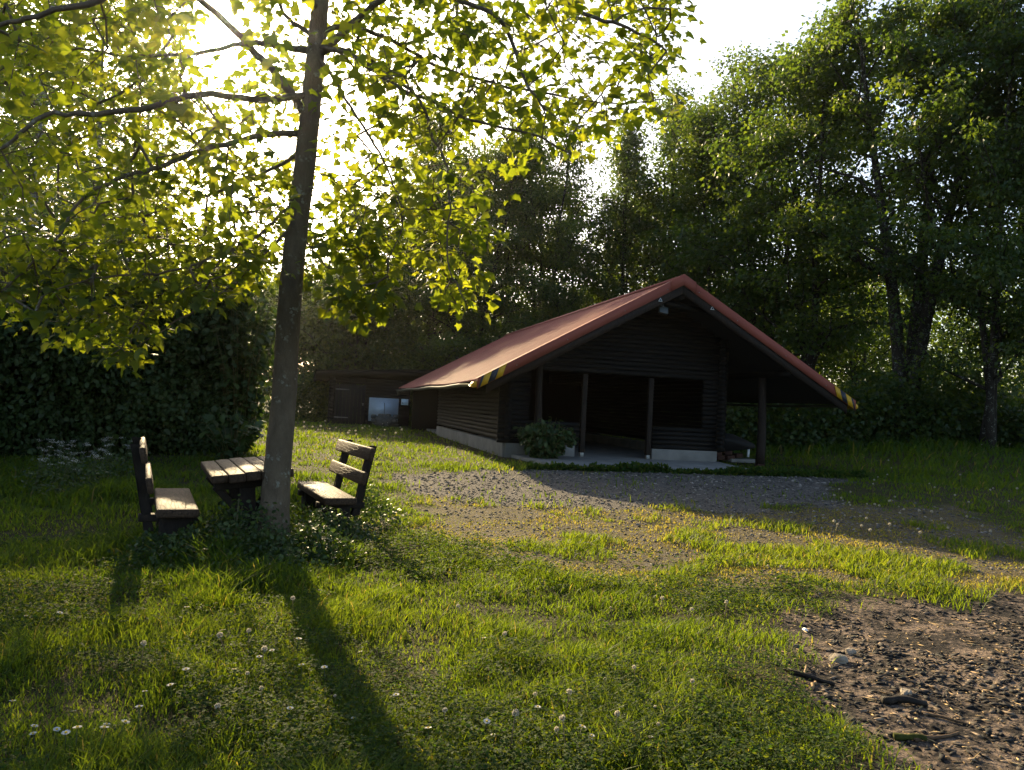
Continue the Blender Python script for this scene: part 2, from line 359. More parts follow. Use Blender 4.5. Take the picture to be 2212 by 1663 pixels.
for sgn in (-1, 1):
    v = MB(); slope_strip(v, sgn, .30, WE-.02, -.055, -.025, .065, -.19); slope_strip(v, sgn, .30, WE-.02, -.025, .14, .065, .045)
    fl = v.build('verge_flashing', M_RED, HUT)
    v = MB()
    V = []
    for y in (-.072, -.03):
        for (b, dz) in ((0, -.19), (.33, -.19), (.33, .085), (0, .085)): V.append((sgn*b, y, H_-SL*b+dz))
    v.add(V, np.array([[0, 1, 2, 3], [7, 6, 5, 4], [0, 4, 5, 1], [3, 2, 6, 7], [1, 5, 6, 2]])); v.build('ridge_end_plate', M_RED, fl)
    for b in (.42, 1.5, 2.9, 4.1):
        v = MB(); v.tube([(sgn*b, -.05, roofz(b)-.1), (sgn*b, -.064, roofz(b)-.1)], .012, 8); v.build('screw', M_STEEL, fl)
    v = MB(); slope_strip(v, sgn, 0.0, WE-.25, -.02, .03, -.17, -.40, .6); v.build('bargeboard', M_POST, HUT)
    tp = MB(); b = WE-.60
    for q in range(4):
        b2 = b+(.17 if q < 3 else .06)
        slope_strip(tp, sgn, b, b2-.002, -.068, -.059, .055, -.18, .5, (q+0) % 2, 0)
        b = b2
    tape = tp.build('hazard_tape', [M_YEL, M_BLK], HUT)
    # sheared stripes: move the top edge along the slope
    for vtx in tape.data.vertices:
        if vtx.co.z > H_-SL*abs(vtx.co.x)-.05: vtx.co.x -= sgn*.09; vtx.co.z += .09*SL
    tag(tape, 'yellow and black hazard tape on %s lower roof corner' % ('left' if sgn < 0 else 'right'))
    cpm = MB(); cpm.tube([(sgn*(WE-.0), -.03, roofz(WE)-.07), (sgn*(WE-.0), .35, roofz(WE)-.075)], .07, 12); cpm.build('gutter_end', M_YEL, HUT)
# gutters
for sgn in (-1, 1):
    g = MB(); th = np.linspace(math.pi, 2*math.pi, 9); ys = np.linspace(.3, LEN, 16); V = []
    for y in ys:
        sag = .015*math.sin(y*1.1)
        for r in (.075, .07):
            for t in (th if r > .072 else th[::-1]): V.append((sgn*(WE+.06)+r*math.cos(t), y, roofz(WE)-.05+sag+r*math.sin(t)))
    V = np.array(V); m_ = 18; i, j = np.meshgrid(np.arange(len(ys)-1), np.arange(m_), indexing='ij'); k = (i*m_+j).ravel(); k2 = (i*m_+(j+1) % m_).ravel()
    g.add(V, [np.stack([k, k2, k2+m_, k+m_], 1), np.arange(18)[None], (np.arange(18)+m_*(len(ys)-1))[None, ::-1]])
    gut = g.build('gutter', M_GUT, HUT)
    if sgn < 0:
        d = MB(); d.tube([(-WE-.06, LEN-.3, roofz(WE)-.1), (-WE-.02, LEN-.3, roofz(WE)-.28)], .045, 8); d.build('outlet', M_GUT, gut)
# purlins and collar
def log(mbx, p, q, r, tint=None, n=None):
    p, q = np.array(p, float), np.array(q, float); L = np.linalg.norm(q-p); n = n or max(2, int(L/.6)+1)
    t = np.linspace(0, 1, n)[:, None]; P = p+(q-p)*t
    P[1:-1] += rng.normal(0, r*.05, (n-2, 3))
    mbx.tube(P, r*(1+.06*rng.normal(size=n)), 10, rng.random() if tint is None else tint)
for (b, z) in ((-3.17, 2.45), (3.15, 2.45), (0, 4.18)):
    v = MB(); log(v, (b, .05, z), (b, 17.4, z), .1, .4); v.build('purlin', M_LOGY, HUT, True)
v = MB(); log(v, (-.62, .32, 4.03), (.86, .32, 3.90), .075, .8); v.build('collar_beam', M_LOG, HUT, True)
# front wall
FW = 1.52
fnd = MB(); fnd.box((-2.99, 1.56, .14), (1.82, .2, .38)); fnd.box((1.0, 1.56, .14), (1.88, .2, .38))
fnd.box((-3.86, 7.2, .14), (.2, 11.3, .38)); fnd.box((1.9, 9.5, .14), (.2, 15.7, .38)); fnd.build('foundation', M_CONC, HUT, bevel=.006)
def logs(name, runs, m, sm=True):
    v = MB()
    for p, q in runs: log(v, p, q, .062)
    return v.build(name, m, HUT, sm)
LH = .118
runs = []
for q in range(5):
    z = .39+q*LH
    runs += [((-4.12, FW, z), (-1.98, FW, z)), ((.07, FW, z), (2.17, FW, z))]
for q in range(5, 16):
    z = .39+q*LH; e = rng.random()*.04
    runs += [((-4.12, FW, z), (-3.3-e, FW, z)), ((1.45+e, FW, z), (2.17, FW, z))]
for q in range(16, 36):
    z = .39+q*LH; w = (H_-.2-z)/SL
    if w > .2: runs.append(((-min(w, 4.1), FW, z), (min(w, 2.17), FW, z)))
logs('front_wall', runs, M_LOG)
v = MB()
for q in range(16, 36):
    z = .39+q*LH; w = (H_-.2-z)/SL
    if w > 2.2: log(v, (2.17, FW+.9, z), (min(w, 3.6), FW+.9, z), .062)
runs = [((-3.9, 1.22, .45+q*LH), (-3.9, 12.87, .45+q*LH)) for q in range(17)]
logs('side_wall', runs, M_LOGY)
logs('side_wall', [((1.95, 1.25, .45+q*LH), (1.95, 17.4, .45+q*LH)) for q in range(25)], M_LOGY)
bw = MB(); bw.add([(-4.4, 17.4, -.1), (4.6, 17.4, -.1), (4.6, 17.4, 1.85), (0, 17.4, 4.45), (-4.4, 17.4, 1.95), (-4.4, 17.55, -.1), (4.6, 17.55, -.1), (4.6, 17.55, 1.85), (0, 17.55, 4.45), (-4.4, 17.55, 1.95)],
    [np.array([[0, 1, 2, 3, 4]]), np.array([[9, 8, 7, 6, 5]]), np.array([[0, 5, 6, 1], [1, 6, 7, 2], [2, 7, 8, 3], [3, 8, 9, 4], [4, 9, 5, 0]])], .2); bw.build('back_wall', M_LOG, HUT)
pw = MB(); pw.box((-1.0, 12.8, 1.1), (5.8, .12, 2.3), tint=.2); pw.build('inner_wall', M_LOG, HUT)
# posts
def post(x, y, z0, z1, r, square=False, m=M_POST):
    v = MB()
    if square: v.box((x, y, (z0+z1)/2), (r*2, r*2, z1-z0), tint=.6)
    else: v.tube([(x+.02*math.sin(t*5), y, z0+(z1-z0)*t) for t in np.linspace(0, 1, 7)], [r*(1.1-.2*t) for t in np.linspace(0, 1, 7)], 12, .6)
    return v.build('post', m, HUT, not square, .008 if square else 0)
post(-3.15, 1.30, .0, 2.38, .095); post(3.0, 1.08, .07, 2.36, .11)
for x in (-1.86, -.02):
    p_ = post(x, 1.56, .16, 2.18, .065, True); v = MB(); v.box((x, 1.56, .105), (.1, .1, .11)); v.build('metal_shoe', M_STEEL, p_, bevel=.004)
v = MB(); v.box((3.0, 1.08, .03), (.2, .16, .09)); v.build('post_base', M_BRICK, HUT, bevel=.008)
sb = MB(); P4 = [(-3.5, -1.45), (1.45, -1.35), (2.0, 1.45), (2.0, 17.3), (-3.75, 17.3), (-3.75, 1.45)]
sb.add([(x, y, .055) for x, y in P4]+[(x, y, -.15) for x, y in P4], [np.arange(6)[None], np.arange(11, 5, -1)[None], np.array([[a, a+6, (a+1) % 6+6, (a+1) % 6] for a in range(6)])]); sb.build('floor_slab', M_CONC, HUT, bevel=.01)
FL = empty('floodlight', (0, 0, 0)); FL.parent = HUT; FL.empty_display_size = .1
v = MB(); v.box((-.41, .16, 3.80), (.24, .07, .18), (math.radians(-18), math.radians(10), 0)); v.build('lamp_housing', M_LAMP, FL, bevel=.01)
v = MB(); v.box((-.41, .24, 3.89), (.03, .14, .12)); v.build('lamp_bracket', M_STEEL, FL)
for (x, z) in ((-.585, 4.02), (.81, 3.93)):
    v = MB()
    for s_, y, mi in ((.055, -.034, 0), (.033, -.040, 1)):
        T3 = [(x-s_, y, z-s_*.7), (x+s_, y, z-s_*.7), (x, y, z+s_)]; v.add(T3+[(a, y+.005, c) for a, b, c in T3], [np.array([[0, 1, 2], [5, 4, 3]]), np.array([[0, 3, 4, 1], [1, 4, 5, 2], [2, 5, 3, 0]])], .5, mi)
    tag(v.build('warning_triangle', [M_WHITE, M_GREY], HUT), 'tiny white triangle plate on %s bargeboard' % ('left' if x < 0 else 'right'))
v = MB(); v.tube([(-4.55, .25, 1.80), (-4.5, 2.6, 1.84)], .03, 8); v.build('eaves_pipe', M_STEEL, HUT, True)
# low dark hatch beside the right wall
HT = empty('cellar_hatch', tuple(HO+np.array([*(HB*2.9+HA*3.2), -.02])), HTH, 'low dark slanted cover on bricks beside the right cabin wall', 'hatch')
v = MB(); pr = [(-.85, .22), (.62, .40), (.84, .46), (.78, .56), (.08, .82), (-.85, .86)]
v.add([(x, -.7, z) for x, z in pr]+[(x, 1.2, z) for x, z in pr], [np.arange(6)[None], np.arange(11, 5, -1)[None], np.array([[a, a+6, (a+1) % 6+6, (a+1) % 6] for a in range(6)])], .3); v.build('cover', M_GREY, HT)
v = MB()
for x, z, w in ((-.75, .08, .2), (-.5, .10, .22), (-.25, .12, .24), (.05, .14, .26), (.35, .2, .2), (-.6, .2, .24), (-.3, .22, .2), (.0, .27, .22)): v.box((x, -.55, z), (w, .3, .11), (0, -.12, .1*rng.normal()), rng.random())
v.build('brick_base', M_BRICK, HT, bevel=.008)
v = MB(); v.tube([(.66, -.6, .17), (.67, -.6, .40)], .035, 10); v.build('white_pipe', M_WHITE, HT, True)
v = MB(); v.box((.5, -.5, .06), (1.0, .5, .1), (0, 0, .1)); v.build('concrete_block', M_CONC, HT, bevel=.01)
# ------------------------------------------------------------------ shed behind
SY = 37.0; SG = .33
SHED = empty('shed', (-8.75, SY, SG), math.radians(11), 'low dark plank shed with nearly flat mossy roof behind the log cabin', 'shed')
def lapwall(v, x0, x1, y, z0, z1f, along='x', flip=1):
    z = z0
    while True:
        zt = z+.15
        if zt > z1f: break
        v.box(((x0+x1)/2, y, z+.075), (x1-x0, .03, .16), (.12*flip, 0, 0), rng.random()) if along == 'x' else v.box((y, (x0+x1)/2, z+.075), (.03, x1-x0, .16), (0, .12*flip, 0), rng.random())
        z = zt
v = MB(); lapwall(v, 1.72, 3.85, 0, .0, 2.35); lapwall(v, .0, .28, 0, .0, 2.35); lapwall(v, .28, 1.72, 0, 1.98, 2.35)
v.build('front_wall', M_LOG, SHED)
v = MB(); lapwall(v, 0, 3.6, 0, 0, 2.2, 'y', -1); lapwall(v, 0, 3.6, 3.85, 0, 2.3, 'y', 1); v.box((1.92, 3.6, 1.1), (3.85, .05, 2.2)); v.build('side_wall', M_LOGY, SHED)
DR = MB()
for q in range(8): DR.box((.37+q*.18, -.02, .98), (.172, .035, 1.9), None, rng.random())
door = DR.build('door', M_PLANKV, SHED, bevel=.004)
for z in (.33, 1.68):
    v = MB(); v.box((.62, -.045, z), (.66, .012, .05)); v.build('hinge', M_STEEL, door)
v = MB(); v.box((1.62, -.05, 1.0), (.05, .03, .12)); v.tube([(1.56, -.06, 1.04), (1.66, -.09, 1.04)], .012, 6); v.build('handle', M_STEEL, door)
v = MB(); V = [(-.6, -.55, 2.27), (5.0, -.55, 2.62), (5.0, 4.2, 2.40), (-1.0, 4.2, 2.02)]; V += [(x, y, z+.20) for x, y, z in V]
v.add(V, np.array([[3, 2, 1, 0], [4, 5, 6, 7], [0, 1, 5, 4], [1, 2, 6, 5], [2, 3, 7, 6], [3, 0, 4, 7]]), .3)
srf = v.build('roof', M_LOG, SHED)
v = MB(); V = [(-.65, -.6, 2.475), (5.05, -.6, 2.835), (5.05, 4.25, 2.61), (-1.05, 4.25, 2.225)]; V += [(x, y, z+.05) for x, y, z in V]
v.add(V, np.array([[3, 2, 1, 0], [4, 5, 6, 7], [0, 1, 5, 4], [1, 2, 6, 5], [2, 3, 7, 6], [3, 0, 4, 7]]), .3); v.build('roofing_felt', M_MOSSROOF, srf)
# metal panel with a tap rod
v = MB(); v.box((2.62, -.06, .79), (1.42, .012, 1.14)); 
for q in range(15):
    for w_ in range(12): v.box((1.98+q*.09+(w_ % 2)*.045, -.068, .26+w_*.092), (.03, .006, .03), (0, .785*(1 if (q+w_) % 2 else -1), 0))
pn = v.build('metal_panel', M_GALV, SHED)
tag(pn, 'silver chequered metal panel on the dark shed wall')
v = MB(); v.tube([(2.66, -.09, .55), (2.66, -.09, 1.1), (2.62, -.16, 1.12)], .016, 6); v.build('tap_rod', M_STEEL, pn)
NS = empty('notice_sign', (-8.75+math.cos(.192)*3.63, SY+math.sin(.192)*3.63-.09, SG+1.22), math.radians(11), 'small white framed notice panel beside the silver metal panel', 'sign')
v = MB(); v.box((0, 0, 0), (.33, .014, .27)); v.build('panel', M_PAPER, NS)
v = MB()
for x, z, w_, h_ in ((-.16, 0, .014, .30), (.165, 0, .014, .30), (0, .14, .33, .014), (0, -.14, .33, .014)): v.box((x, -.006, z), (w_, .02, h_))
v.build('frame', M_WHITE, NS)
v = MB()
for x, z, w_, h_ in ((-.103, -.055, .022, .075), (-.115, -.025, .012, .012), (-.06, -.085, .05, .012)): v.box((x, -.010, z), (w_, .006, h_))
v.build('lettering', M_INK, NS)
# stone block in front of the panel
v = MB(); r2 = np.random.default_rng(3)
for q in range(5):
    for w_ in range(3):
        bm = bmesh.new(); bmesh.ops.create_icosphere(bm, subdivisions=2, radius=1)
        c = np.array([v_.co[:] for v_ in bm.verts]); fc = np.array([[vv.index for vv in f.verts] for f in bm.faces]); bm.free()
        c *= (1+.18*(r2.random((len(c), 1))-.5)); c = np.clip(c, -.78, .78)*np.array([.17, .28, .13])
        v.add(c+np.array([(q-2)*.235+.05*r2.normal(), .04*r2.normal(), .1+w_*.19+.02*r2.normal()]), fc, r2.random())
v.box((0, 0, .25), (1.0, .4, .5))
tag(v.build('stone_trough', M_STONE, None, True), 'low rough stone block standing against the silver panel of the shed', 'stone trough')
bpy.data.objects['stone_trough'].location = (-8.75+math.cos(.192)*2.72+.12, SY+.4-.75, SG); bpy.data.objects['stone_trough'].rotation_euler = (0, 0, math.radians(11))
# ------------------------------------------------------------------ picnic set
AX = np.array([-.43, .903]); PE = np.array([.903, .43]); RZ = math.atan2(AX[0], AX[1])*-1     # local y along the bench, x to the right
def bench(side, loc, label):
    """side=-1: backrest on the left; side=+1: on the right. local x across, y along"""
    z0 = gz(loc[0], loc[1]); root = empty('bench', (loc[0], loc[1], z0), RZ, label, 'bench', 'benches at the picnic table')
    L = 1.72
    v = MB(); v.box((0, L/2, .41), (.37, L, .085), (0, 0, 0), .7); v.build('seat', M_BENCH, root, bevel=.018)
    for y in (.28, L-.28):
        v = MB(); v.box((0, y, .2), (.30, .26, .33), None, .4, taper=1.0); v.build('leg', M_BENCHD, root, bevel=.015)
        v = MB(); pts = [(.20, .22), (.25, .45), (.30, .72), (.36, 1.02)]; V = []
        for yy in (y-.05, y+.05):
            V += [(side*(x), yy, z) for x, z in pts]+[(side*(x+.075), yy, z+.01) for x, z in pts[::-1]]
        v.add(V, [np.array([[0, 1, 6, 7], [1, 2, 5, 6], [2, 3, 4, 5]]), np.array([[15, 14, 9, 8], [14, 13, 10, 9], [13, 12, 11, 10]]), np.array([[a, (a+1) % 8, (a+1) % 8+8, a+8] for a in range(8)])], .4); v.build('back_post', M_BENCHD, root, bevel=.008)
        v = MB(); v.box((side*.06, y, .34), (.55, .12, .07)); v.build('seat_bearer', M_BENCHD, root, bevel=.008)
    for x, z in ((.255, .67), (.325, .95)):
        v = MB(); v.box((side*x, L/2, z), (.055, L, .155), (0, side*.22, 0), .9); v.build('backrest_plank', M_BENCH, root, bevel=.02)
    return root
def up_to(p): return p
bench(-1, (-3.075, 7.28), 'weathered timber bench with its backrest to the left of the table')
bench(1, (-1.86, 8.74), 'weathered timber bench facing the table from right of the trunk')
TA = np.array([-2.81, 7.57]); tz = gz(*TA)
TB = empty('picnic_table', (TA[0], TA[1], tz), RZ, 'thick planked timber picnic table half hidden behind the maple trunk', 'table')
TB.rotation_euler = (0, math.radians(-6), RZ)
v = MB()
for q in range(5): v.box((.08+q*.158, .85+.012*rng.normal(), .705), (.153, 1.7+.02*rng.normal(), .085+.006*rng.normal()), None, .5+.5*rng.random())
v.build('table_top', M_BENCH, TB, bevel=.014)
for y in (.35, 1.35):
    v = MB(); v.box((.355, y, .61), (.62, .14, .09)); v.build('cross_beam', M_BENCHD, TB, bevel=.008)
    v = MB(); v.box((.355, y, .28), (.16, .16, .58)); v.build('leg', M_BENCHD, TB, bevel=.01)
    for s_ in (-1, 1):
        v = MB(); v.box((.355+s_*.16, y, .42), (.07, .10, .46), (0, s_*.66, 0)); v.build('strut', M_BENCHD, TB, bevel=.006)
# ------------------------------------------------------------------ leaf outlines
def fan(outline, c):
    n = len(outline); v = np.array([c]+outline, float); return v, [np.array([[0, k+1, (k+1) % n+1] for k in range(n)])]
half = [(.07, .02), (.36, -.10), (.33, .12), (.60, .32), (.35, .42), (.27, .60)]
outl = [(0, .03)]+half+[(0, 1.)]+[(-x, y) for x, y in half[::-1]]
LEAF_M = fan([(x, y, -.45*x*x-.30*max(0, y-.3)**2) for x, y in outl], (0, .28, .03))
LEAF_O = (np.array([(0, 0, 0), (.3, .35, .05), (.26, .7, .0), (0, 1, -.1), (-.26, .7, 0), (-.3, .35, .05), (0, .5, -.04)], float), [np.array([[0, 1, 6], [1, 2, 6], [2, 3, 6], [3, 4, 6], [4, 5, 6], [5, 0, 6]])])
LEAF_Q = (np.array([(0, 0, 0), (.36, .45, .1), (0, 1, -.05), (-.36, .45, .1)], float), [np.array([[0, 1, 2], [0, 2, 3]])])
LEAF_S = fan([(0, 0, 0), (.4, .1, .0), (.5, .42, -.05), (.2, .5, 0), (0, 1, -.1), (-.2, .5, 0), (-.5, .42, -.05), (-.4, .1, 0)], (0, .35, .06))
def unit(v): return v/(np.linalg.norm(v, axis=-1, keepdims=True)+1e-9)
def spray(rng, centers, n, rad, flat=.5):
    c = np.repeat(centers, n, 0); d = rng.normal(size=c.shape)*np.array([1, 1, flat])*rad*.55
    return c+d, d
# ------------------------------------------------------------------ foreground maple
rg = np.random.default_rng(11)
TY = 7.85
tx, ty = -2.33, TY; t0 = gz(tx, ty)
MAPLE = empty('maple_tree', (tx, ty, t0), 0, 'sunlit young maple with grey lichen spotted trunk beside the picnic table', 'tree')
def L(p): return np.asarray(p)-np.array([tx, ty, t0])
tpx = [(588, 1215, .235), (590, 1165, .168), (594, 1080, .143), (602, 980, .135), (614, 850, .122), (622, 700, .118), (636, 540, .112), (650, 420, .108), (662, 320, .106), (672, 220, .100), (682, 110, .094), (690, 30, .086), (697, -60, .08), (706, -200, .07), (716, -380, .05), (722, -560, .025)]
tp = np.array([atY(a, b, TY) for a, b, r in tpx]); tr = np.array([r for *_, r in tpx])
tp[0][2] = t0-.1
def smooth_line(P, R, k=4):
    P = np.asarray(P, float); n = len(P); t = np.arange(n); tt = np.linspace(0, n-1, (n-1)*k+1); outp = []
    Q = np.vstack([2*P[0]-P[1], P, 2*P[-1]-P[-2]])
    for s in tt:
        i = min(int(s), n-2); u = s-i; a, b, c, d = Q[i:i+4]
        outp.append(.5*((2*b)+(-a+c)*u+(2*a-5*b+4*c-d)*u*u+(-a+3*b-3*c+d)*u**3))
    return np.array(outp), np.interp(tt, t, R)
sp, sr = smooth_line(tp, tr)
v = MB(); v.tube(L(sp), sr, 20, wob=.07, rng=rg); v.build('trunk', M_BARK, MAPLE, True)
BR = [  # main limbs: (px, py, depth), start and end radius
 ([(660, 255, TY), (640, 215, 7.75), (600, 165, 7.6), (555, 118, 7.4), (490, 50, 7.2), (430, 0, 7.0), (350, -70, 6.8)], .062, .03),
 ([(655, 290, TY), (600, 288, 7.8), (545, 297, 7.6), (440, 325, 7.2), (330, 365, 6.8), (250, 388, 6.5), (180, 430, 6.2), (120, 520, 6.0)], .045, .012),
 ([(668, 205, TY), (560, 215, 7.3), (430, 205, 6.6), (305, 235, 6.2), (200, 246, 6.0), (105, 246, 5.9), (45, 290, 5.8), (-30, 345, 5.8)], .042, .014),
 ([(678, 112, TY), (600, 100, 8.0), (540, 93, 8.2), (440, 113, 8.5), (385, 117, 8.6), (260, 120, 8.8), (165, 106, 9.0), (60, 140, 9.1)], .045, .012),
 ([(690, 20, TY), (560, -60, 7), (380, -90, 6.2), (210, 0, 5.9), (100, 28, 5.8), (0, 55, 5.8), (-60, 80, 5.8)], .045, .015),
 ([(684, 118, TY), (712, 98, 7.75), (762, 50, 7.6), (825, 0, 7.4), (920, -70, 7.2)], .06, .03),
 ([(686, 112, TY), (740, 108, 7.7), (800, 148, 7.5), (870, 196, 7.3), (930, 216, 7.1), (1010, 258, 6.9), (1150, 290, 6.6), (1235, 335, 6.4)], .036, .009),
 ([(690, 70, TY), (740, 58, 8.1), (800, 70, 8.3), (870, 100, 8.5), (940, 140, 8.6), (1080, 185, 8.8), (1200, 205, 8.9), (1320, 225, 9.0), (1430, 215, 9.0)], .036, .009),
 ([(686, 120, TY), (720, 170, 7.6), (760, 235, 7.4), (820, 330, 7.2), (850, 400, 7.1), (870, 480, 7.0), (840, 560, 6.9)], .022, .006),
 ([(686, 110, TY), (742, 120, 8.2), (790, 200, 8.4), (830, 320, 8.5), (900, 420, 8.6)], .02, .006),
 ([(690, 100, TY), (760, 120, 7.2), (850, 170, 6.9), (905, 215, 6.7), (932, 290, 6.5), (962, 352, 6.4), (972, 430, 6.35), (968, 560, 6.3), (1000, 650, 6.3)], .024, .006),
 ([(697, -60, TY), (820, -60, 7.2), (960, -10, 6.7), (1080, 45, 6.3), (1130, 165, 6.1), (1180, 240, 6.0)], .04, .01),
 ([(700, -100, TY), (900, -110, 7.4), (1120, -60, 7.0), (1260, 30, 6.8), (1360, 60, 6.7), (1440, 110, 6.6)], .045, .01),
 ([(642, 430, TY), (600, 470, 7.6), (540, 520, 7.3), (450, 560, 7.0), (340, 590, 6.8), (200, 600, 6.6), (90, 640, 6.5)], .024, .007),
 ([(640, 480, TY), (560, 560, 7.5), (470, 640, 7.2), (390, 690, 7.0), (300, 745, 6.9)], .02, .006),
 ([(645, 500, TY), (690, 560, 8.0), (740, 600, 8.1), (800, 640, 8.1)], .016, .005),
 ([(688, 85, TY), (650, 60, 8), (615, 30, 8.1), (595, -20, 8.2)], .035, .02),
 ([(650, 330, TY), (560, 380, 8.3), (420, 430, 8.8), (280, 470, 9.2), (120, 480, 9.6)], .028, .008),
 ([(700, -180, TY), (560, -260, 8.6), (350, -300, 9.4)], .045, .012), ([(706, -220, TY), (900, -300, 8.4), (1150, -330, 9)], .045, .012),
 ([(706, -220, TY), (640, -300, 6.8), (560, -360, 5.6)], .04, .012), ([(712, -300, TY), (820, -420, 7), (950, -500, 6.2)], .04, .012),
]
nodes = []; npar = []; nrad = []
for pts, r0, r1 in BR:
    P = np.array([atY(a, b, Yd) for a, b, Yd in pts]); P, R = smooth_line(P, np.linspace(r0, r1, len(P)), 5)
    R *= .8; P[3:] += rg.normal(0, .006, P[3:].shape)
    b_ = MB(); b_.tube(L(P), R, 9, cap=True, wob=.08, rng=rg); b_.build('branch', M_BARK, MAPLE, True)
    for q in range(3, len(P)): nodes.append(P[q])
nmain = len(nodes)
LP = [(-90, -90), (650, -90), (645, 420), (668, 640), (600, 600), (520, 640), (470, 655), (400, 640), (330, 700), (315, 765), (270, 788), (200, 762), (120, 742), (0, 690), (-90, 680)]
RP = [(640, -90), (1450, -90), (1462, 60), (1468, 120), (1495, 235), (1440, 262), (1330, 290), (1240, 350), (1150, 335), (1085, 390), (1055, 500), (1010, 560), (1022, 685), (965, 665), (925, 560), (860, 540), (848, 640), (790, 700), (740, 690), (680, 640), (640, 600)]
SPARSE = [(462, 88, 70, 92, 0.0), (475, 20, 58, 80, .0), (735, 250, 75, 110, .3), (1030, 150, 90, 70, .5), (560, 285, 70, 40, .35), (700, 390, 40, 60, .3), (880, 380, 60, 60, .55), (1010, 420, 60, 60, .4), (1190, 300, 70, 40, .7), (590, 60, 50, 70, .7), (520, 220, 60, 50, .7), (880, 60, 60, 60, .6)]  # zero-weight ellipses leave a leafless hole that imitates the sun's bloom
def sample_clusters(poly, n, ylo, yhi, rngx):
    outc = []; P = np.array(poly); lo, hi = P.min(0), P.max(0)
    while len(outc) < n:
        px, py = lo+rngx.random(2)*(hi-lo)
        if pdist(np.array([px]), np.array([py]), poly)[0] < 6: continue
        pr_ = 1.0
        for a, b, ra, rb, w_ in SPARSE:
            if ((px-a)/ra)**2+((py-b)/rb)**2 < 1: pr_ = min(pr_, w_)
        pr_ *= .35+1.3*float(noise(px, py, 55, 2))
        if rngx.random() > pr_: continue
        Yd = ylo+(yhi-ylo)*rngx.random()
        if py > 500: Yd = 6.4+2.6*rngx.random()
        txp = np.interp(py, [-90, 30, 220, 420, 700], [698, 690, 672, 650, 622])
        if abs(px-txp) < 48 and Yd < TY+.35: Yd = TY+.4+2.5*rngx.random()
        outc.append(atY(px, py, Yd))
    return outc
cl = sample_clusters(LP, 1120, 5.9, 12.4, rg)+sample_clusters(RP, 560, 5.8, 10.2, rg)+sample_clusters([(690, 380), (1062, 380), (1022, 690), (960, 660), (920, 560), (850, 640), (790, 705), (735, 692), (680, 640)], 85, 6.2, 9.0, rg)
for _ in range(170):      # crown above the picture
    d = unit(rg.normal(size=3)); cl.append(np.array([tx+.3, ty, 7.7])+d*np.array([3.6, 3.2, 2.6])*rg.random()**.4)
rq = np.random.default_rng(77)
for _ in range(110):
    cl.append(atY(180+470*rq.random(), 440+180*rq.random(), 9.6+3.2*rq.random()))  # extra rear crown leaves, added to shade the foreground grass
cl = [c for c in cl if c[2] > t0+1.75]
cl = np.array(cl)
d0 = np.min(np.linalg.norm(cl[:, None]-np.array(nodes)[None], axis=2), 1)
order = np.argsort(d0); N = [np.array(p) for p in nodes]; par = [-1]*nmain; leafnode = []
for ci in order:
    c = cl[ci]; A_ = np.array(N); dd = np.linalg.norm(A_-c, axis=1)+.25*np.maximum(0, np.linalg.norm(A_-tp[8], axis=1)-np.linalg.norm(c-tp[8]))
    k = int(np.argmin(dd)); p = N[k]; dist = np.linalg.norm(c-p); steps = max(1, int(dist/.22)); prev = k
    for s in range(1, steps+1):
        t = s/steps; q = p+(c-p)*t+np.array([0, 0, .12*dist*math.sin(math.pi*t)])+(rg.normal(0, .02, 3) if s < steps else 0)
        N.append(q); par.append(prev); prev = len(N)-1
    leafnode.append(prev)
cnt = np.zeros(len(N))
for k in leafnode: cnt[k] += 1
for k in range(len(N)-1, nmain-1, -1):
    if par[k] >= 0: cnt[par[k]] += cnt[k]
tw = MB()
A_ = np.array(N)
for k in range(nmain, len(N)):
    p = par[k]; tw.tube([L(A_[p]), L(A_[k])], [.0024*math.sqrt(min(cnt[p], cnt[k]+1))+.0012, .0024*math.sqrt(cnt[k])+.0012], 5, cap=False)
tw.build('twigs', M_BARK, MAPLE, True)
lf = MB(); pe = MB(); PO = []; TI = []; NO = []; SZ = []; TT = []
for k in leafnode:
    c = A_[k]; base = A_[par[k]]; outw = unit(c-base); n = rg.integers(7, 11)
    tb = rg.random(); cn = np.array([0, -.08, .8])+rg.normal(0, .26, 3)
    for q in range(n):
        o_ = rg.normal(0, .125, 3)*np.array([1, 1, .4]); p = c+o_
        dr = unit(unit(o_+outw*.05)*.8+np.array([0, 0, -.35])+rg.normal(0, .3, 3)); nn_ = unit(cn+rg.normal(0, .30, 3))
        PO.append(p); TI.append(dr); NO.append(nn_); SZ.append(.05+.09*rg.random()**1.3); TT.append(np.clip(.05+.45*tb+.4*rg.random(), 0, 1))
PO, TI, NO = L(np.array(PO)), np.array(TI), np.array(NO)
lf.leaves(PO, TI, NO, np.array(SZ), *LEAF_M, np.array(TT))
crown = lf.build('crown', M_MAPLE, MAPLE)
crown['kind'] = 'stuff'
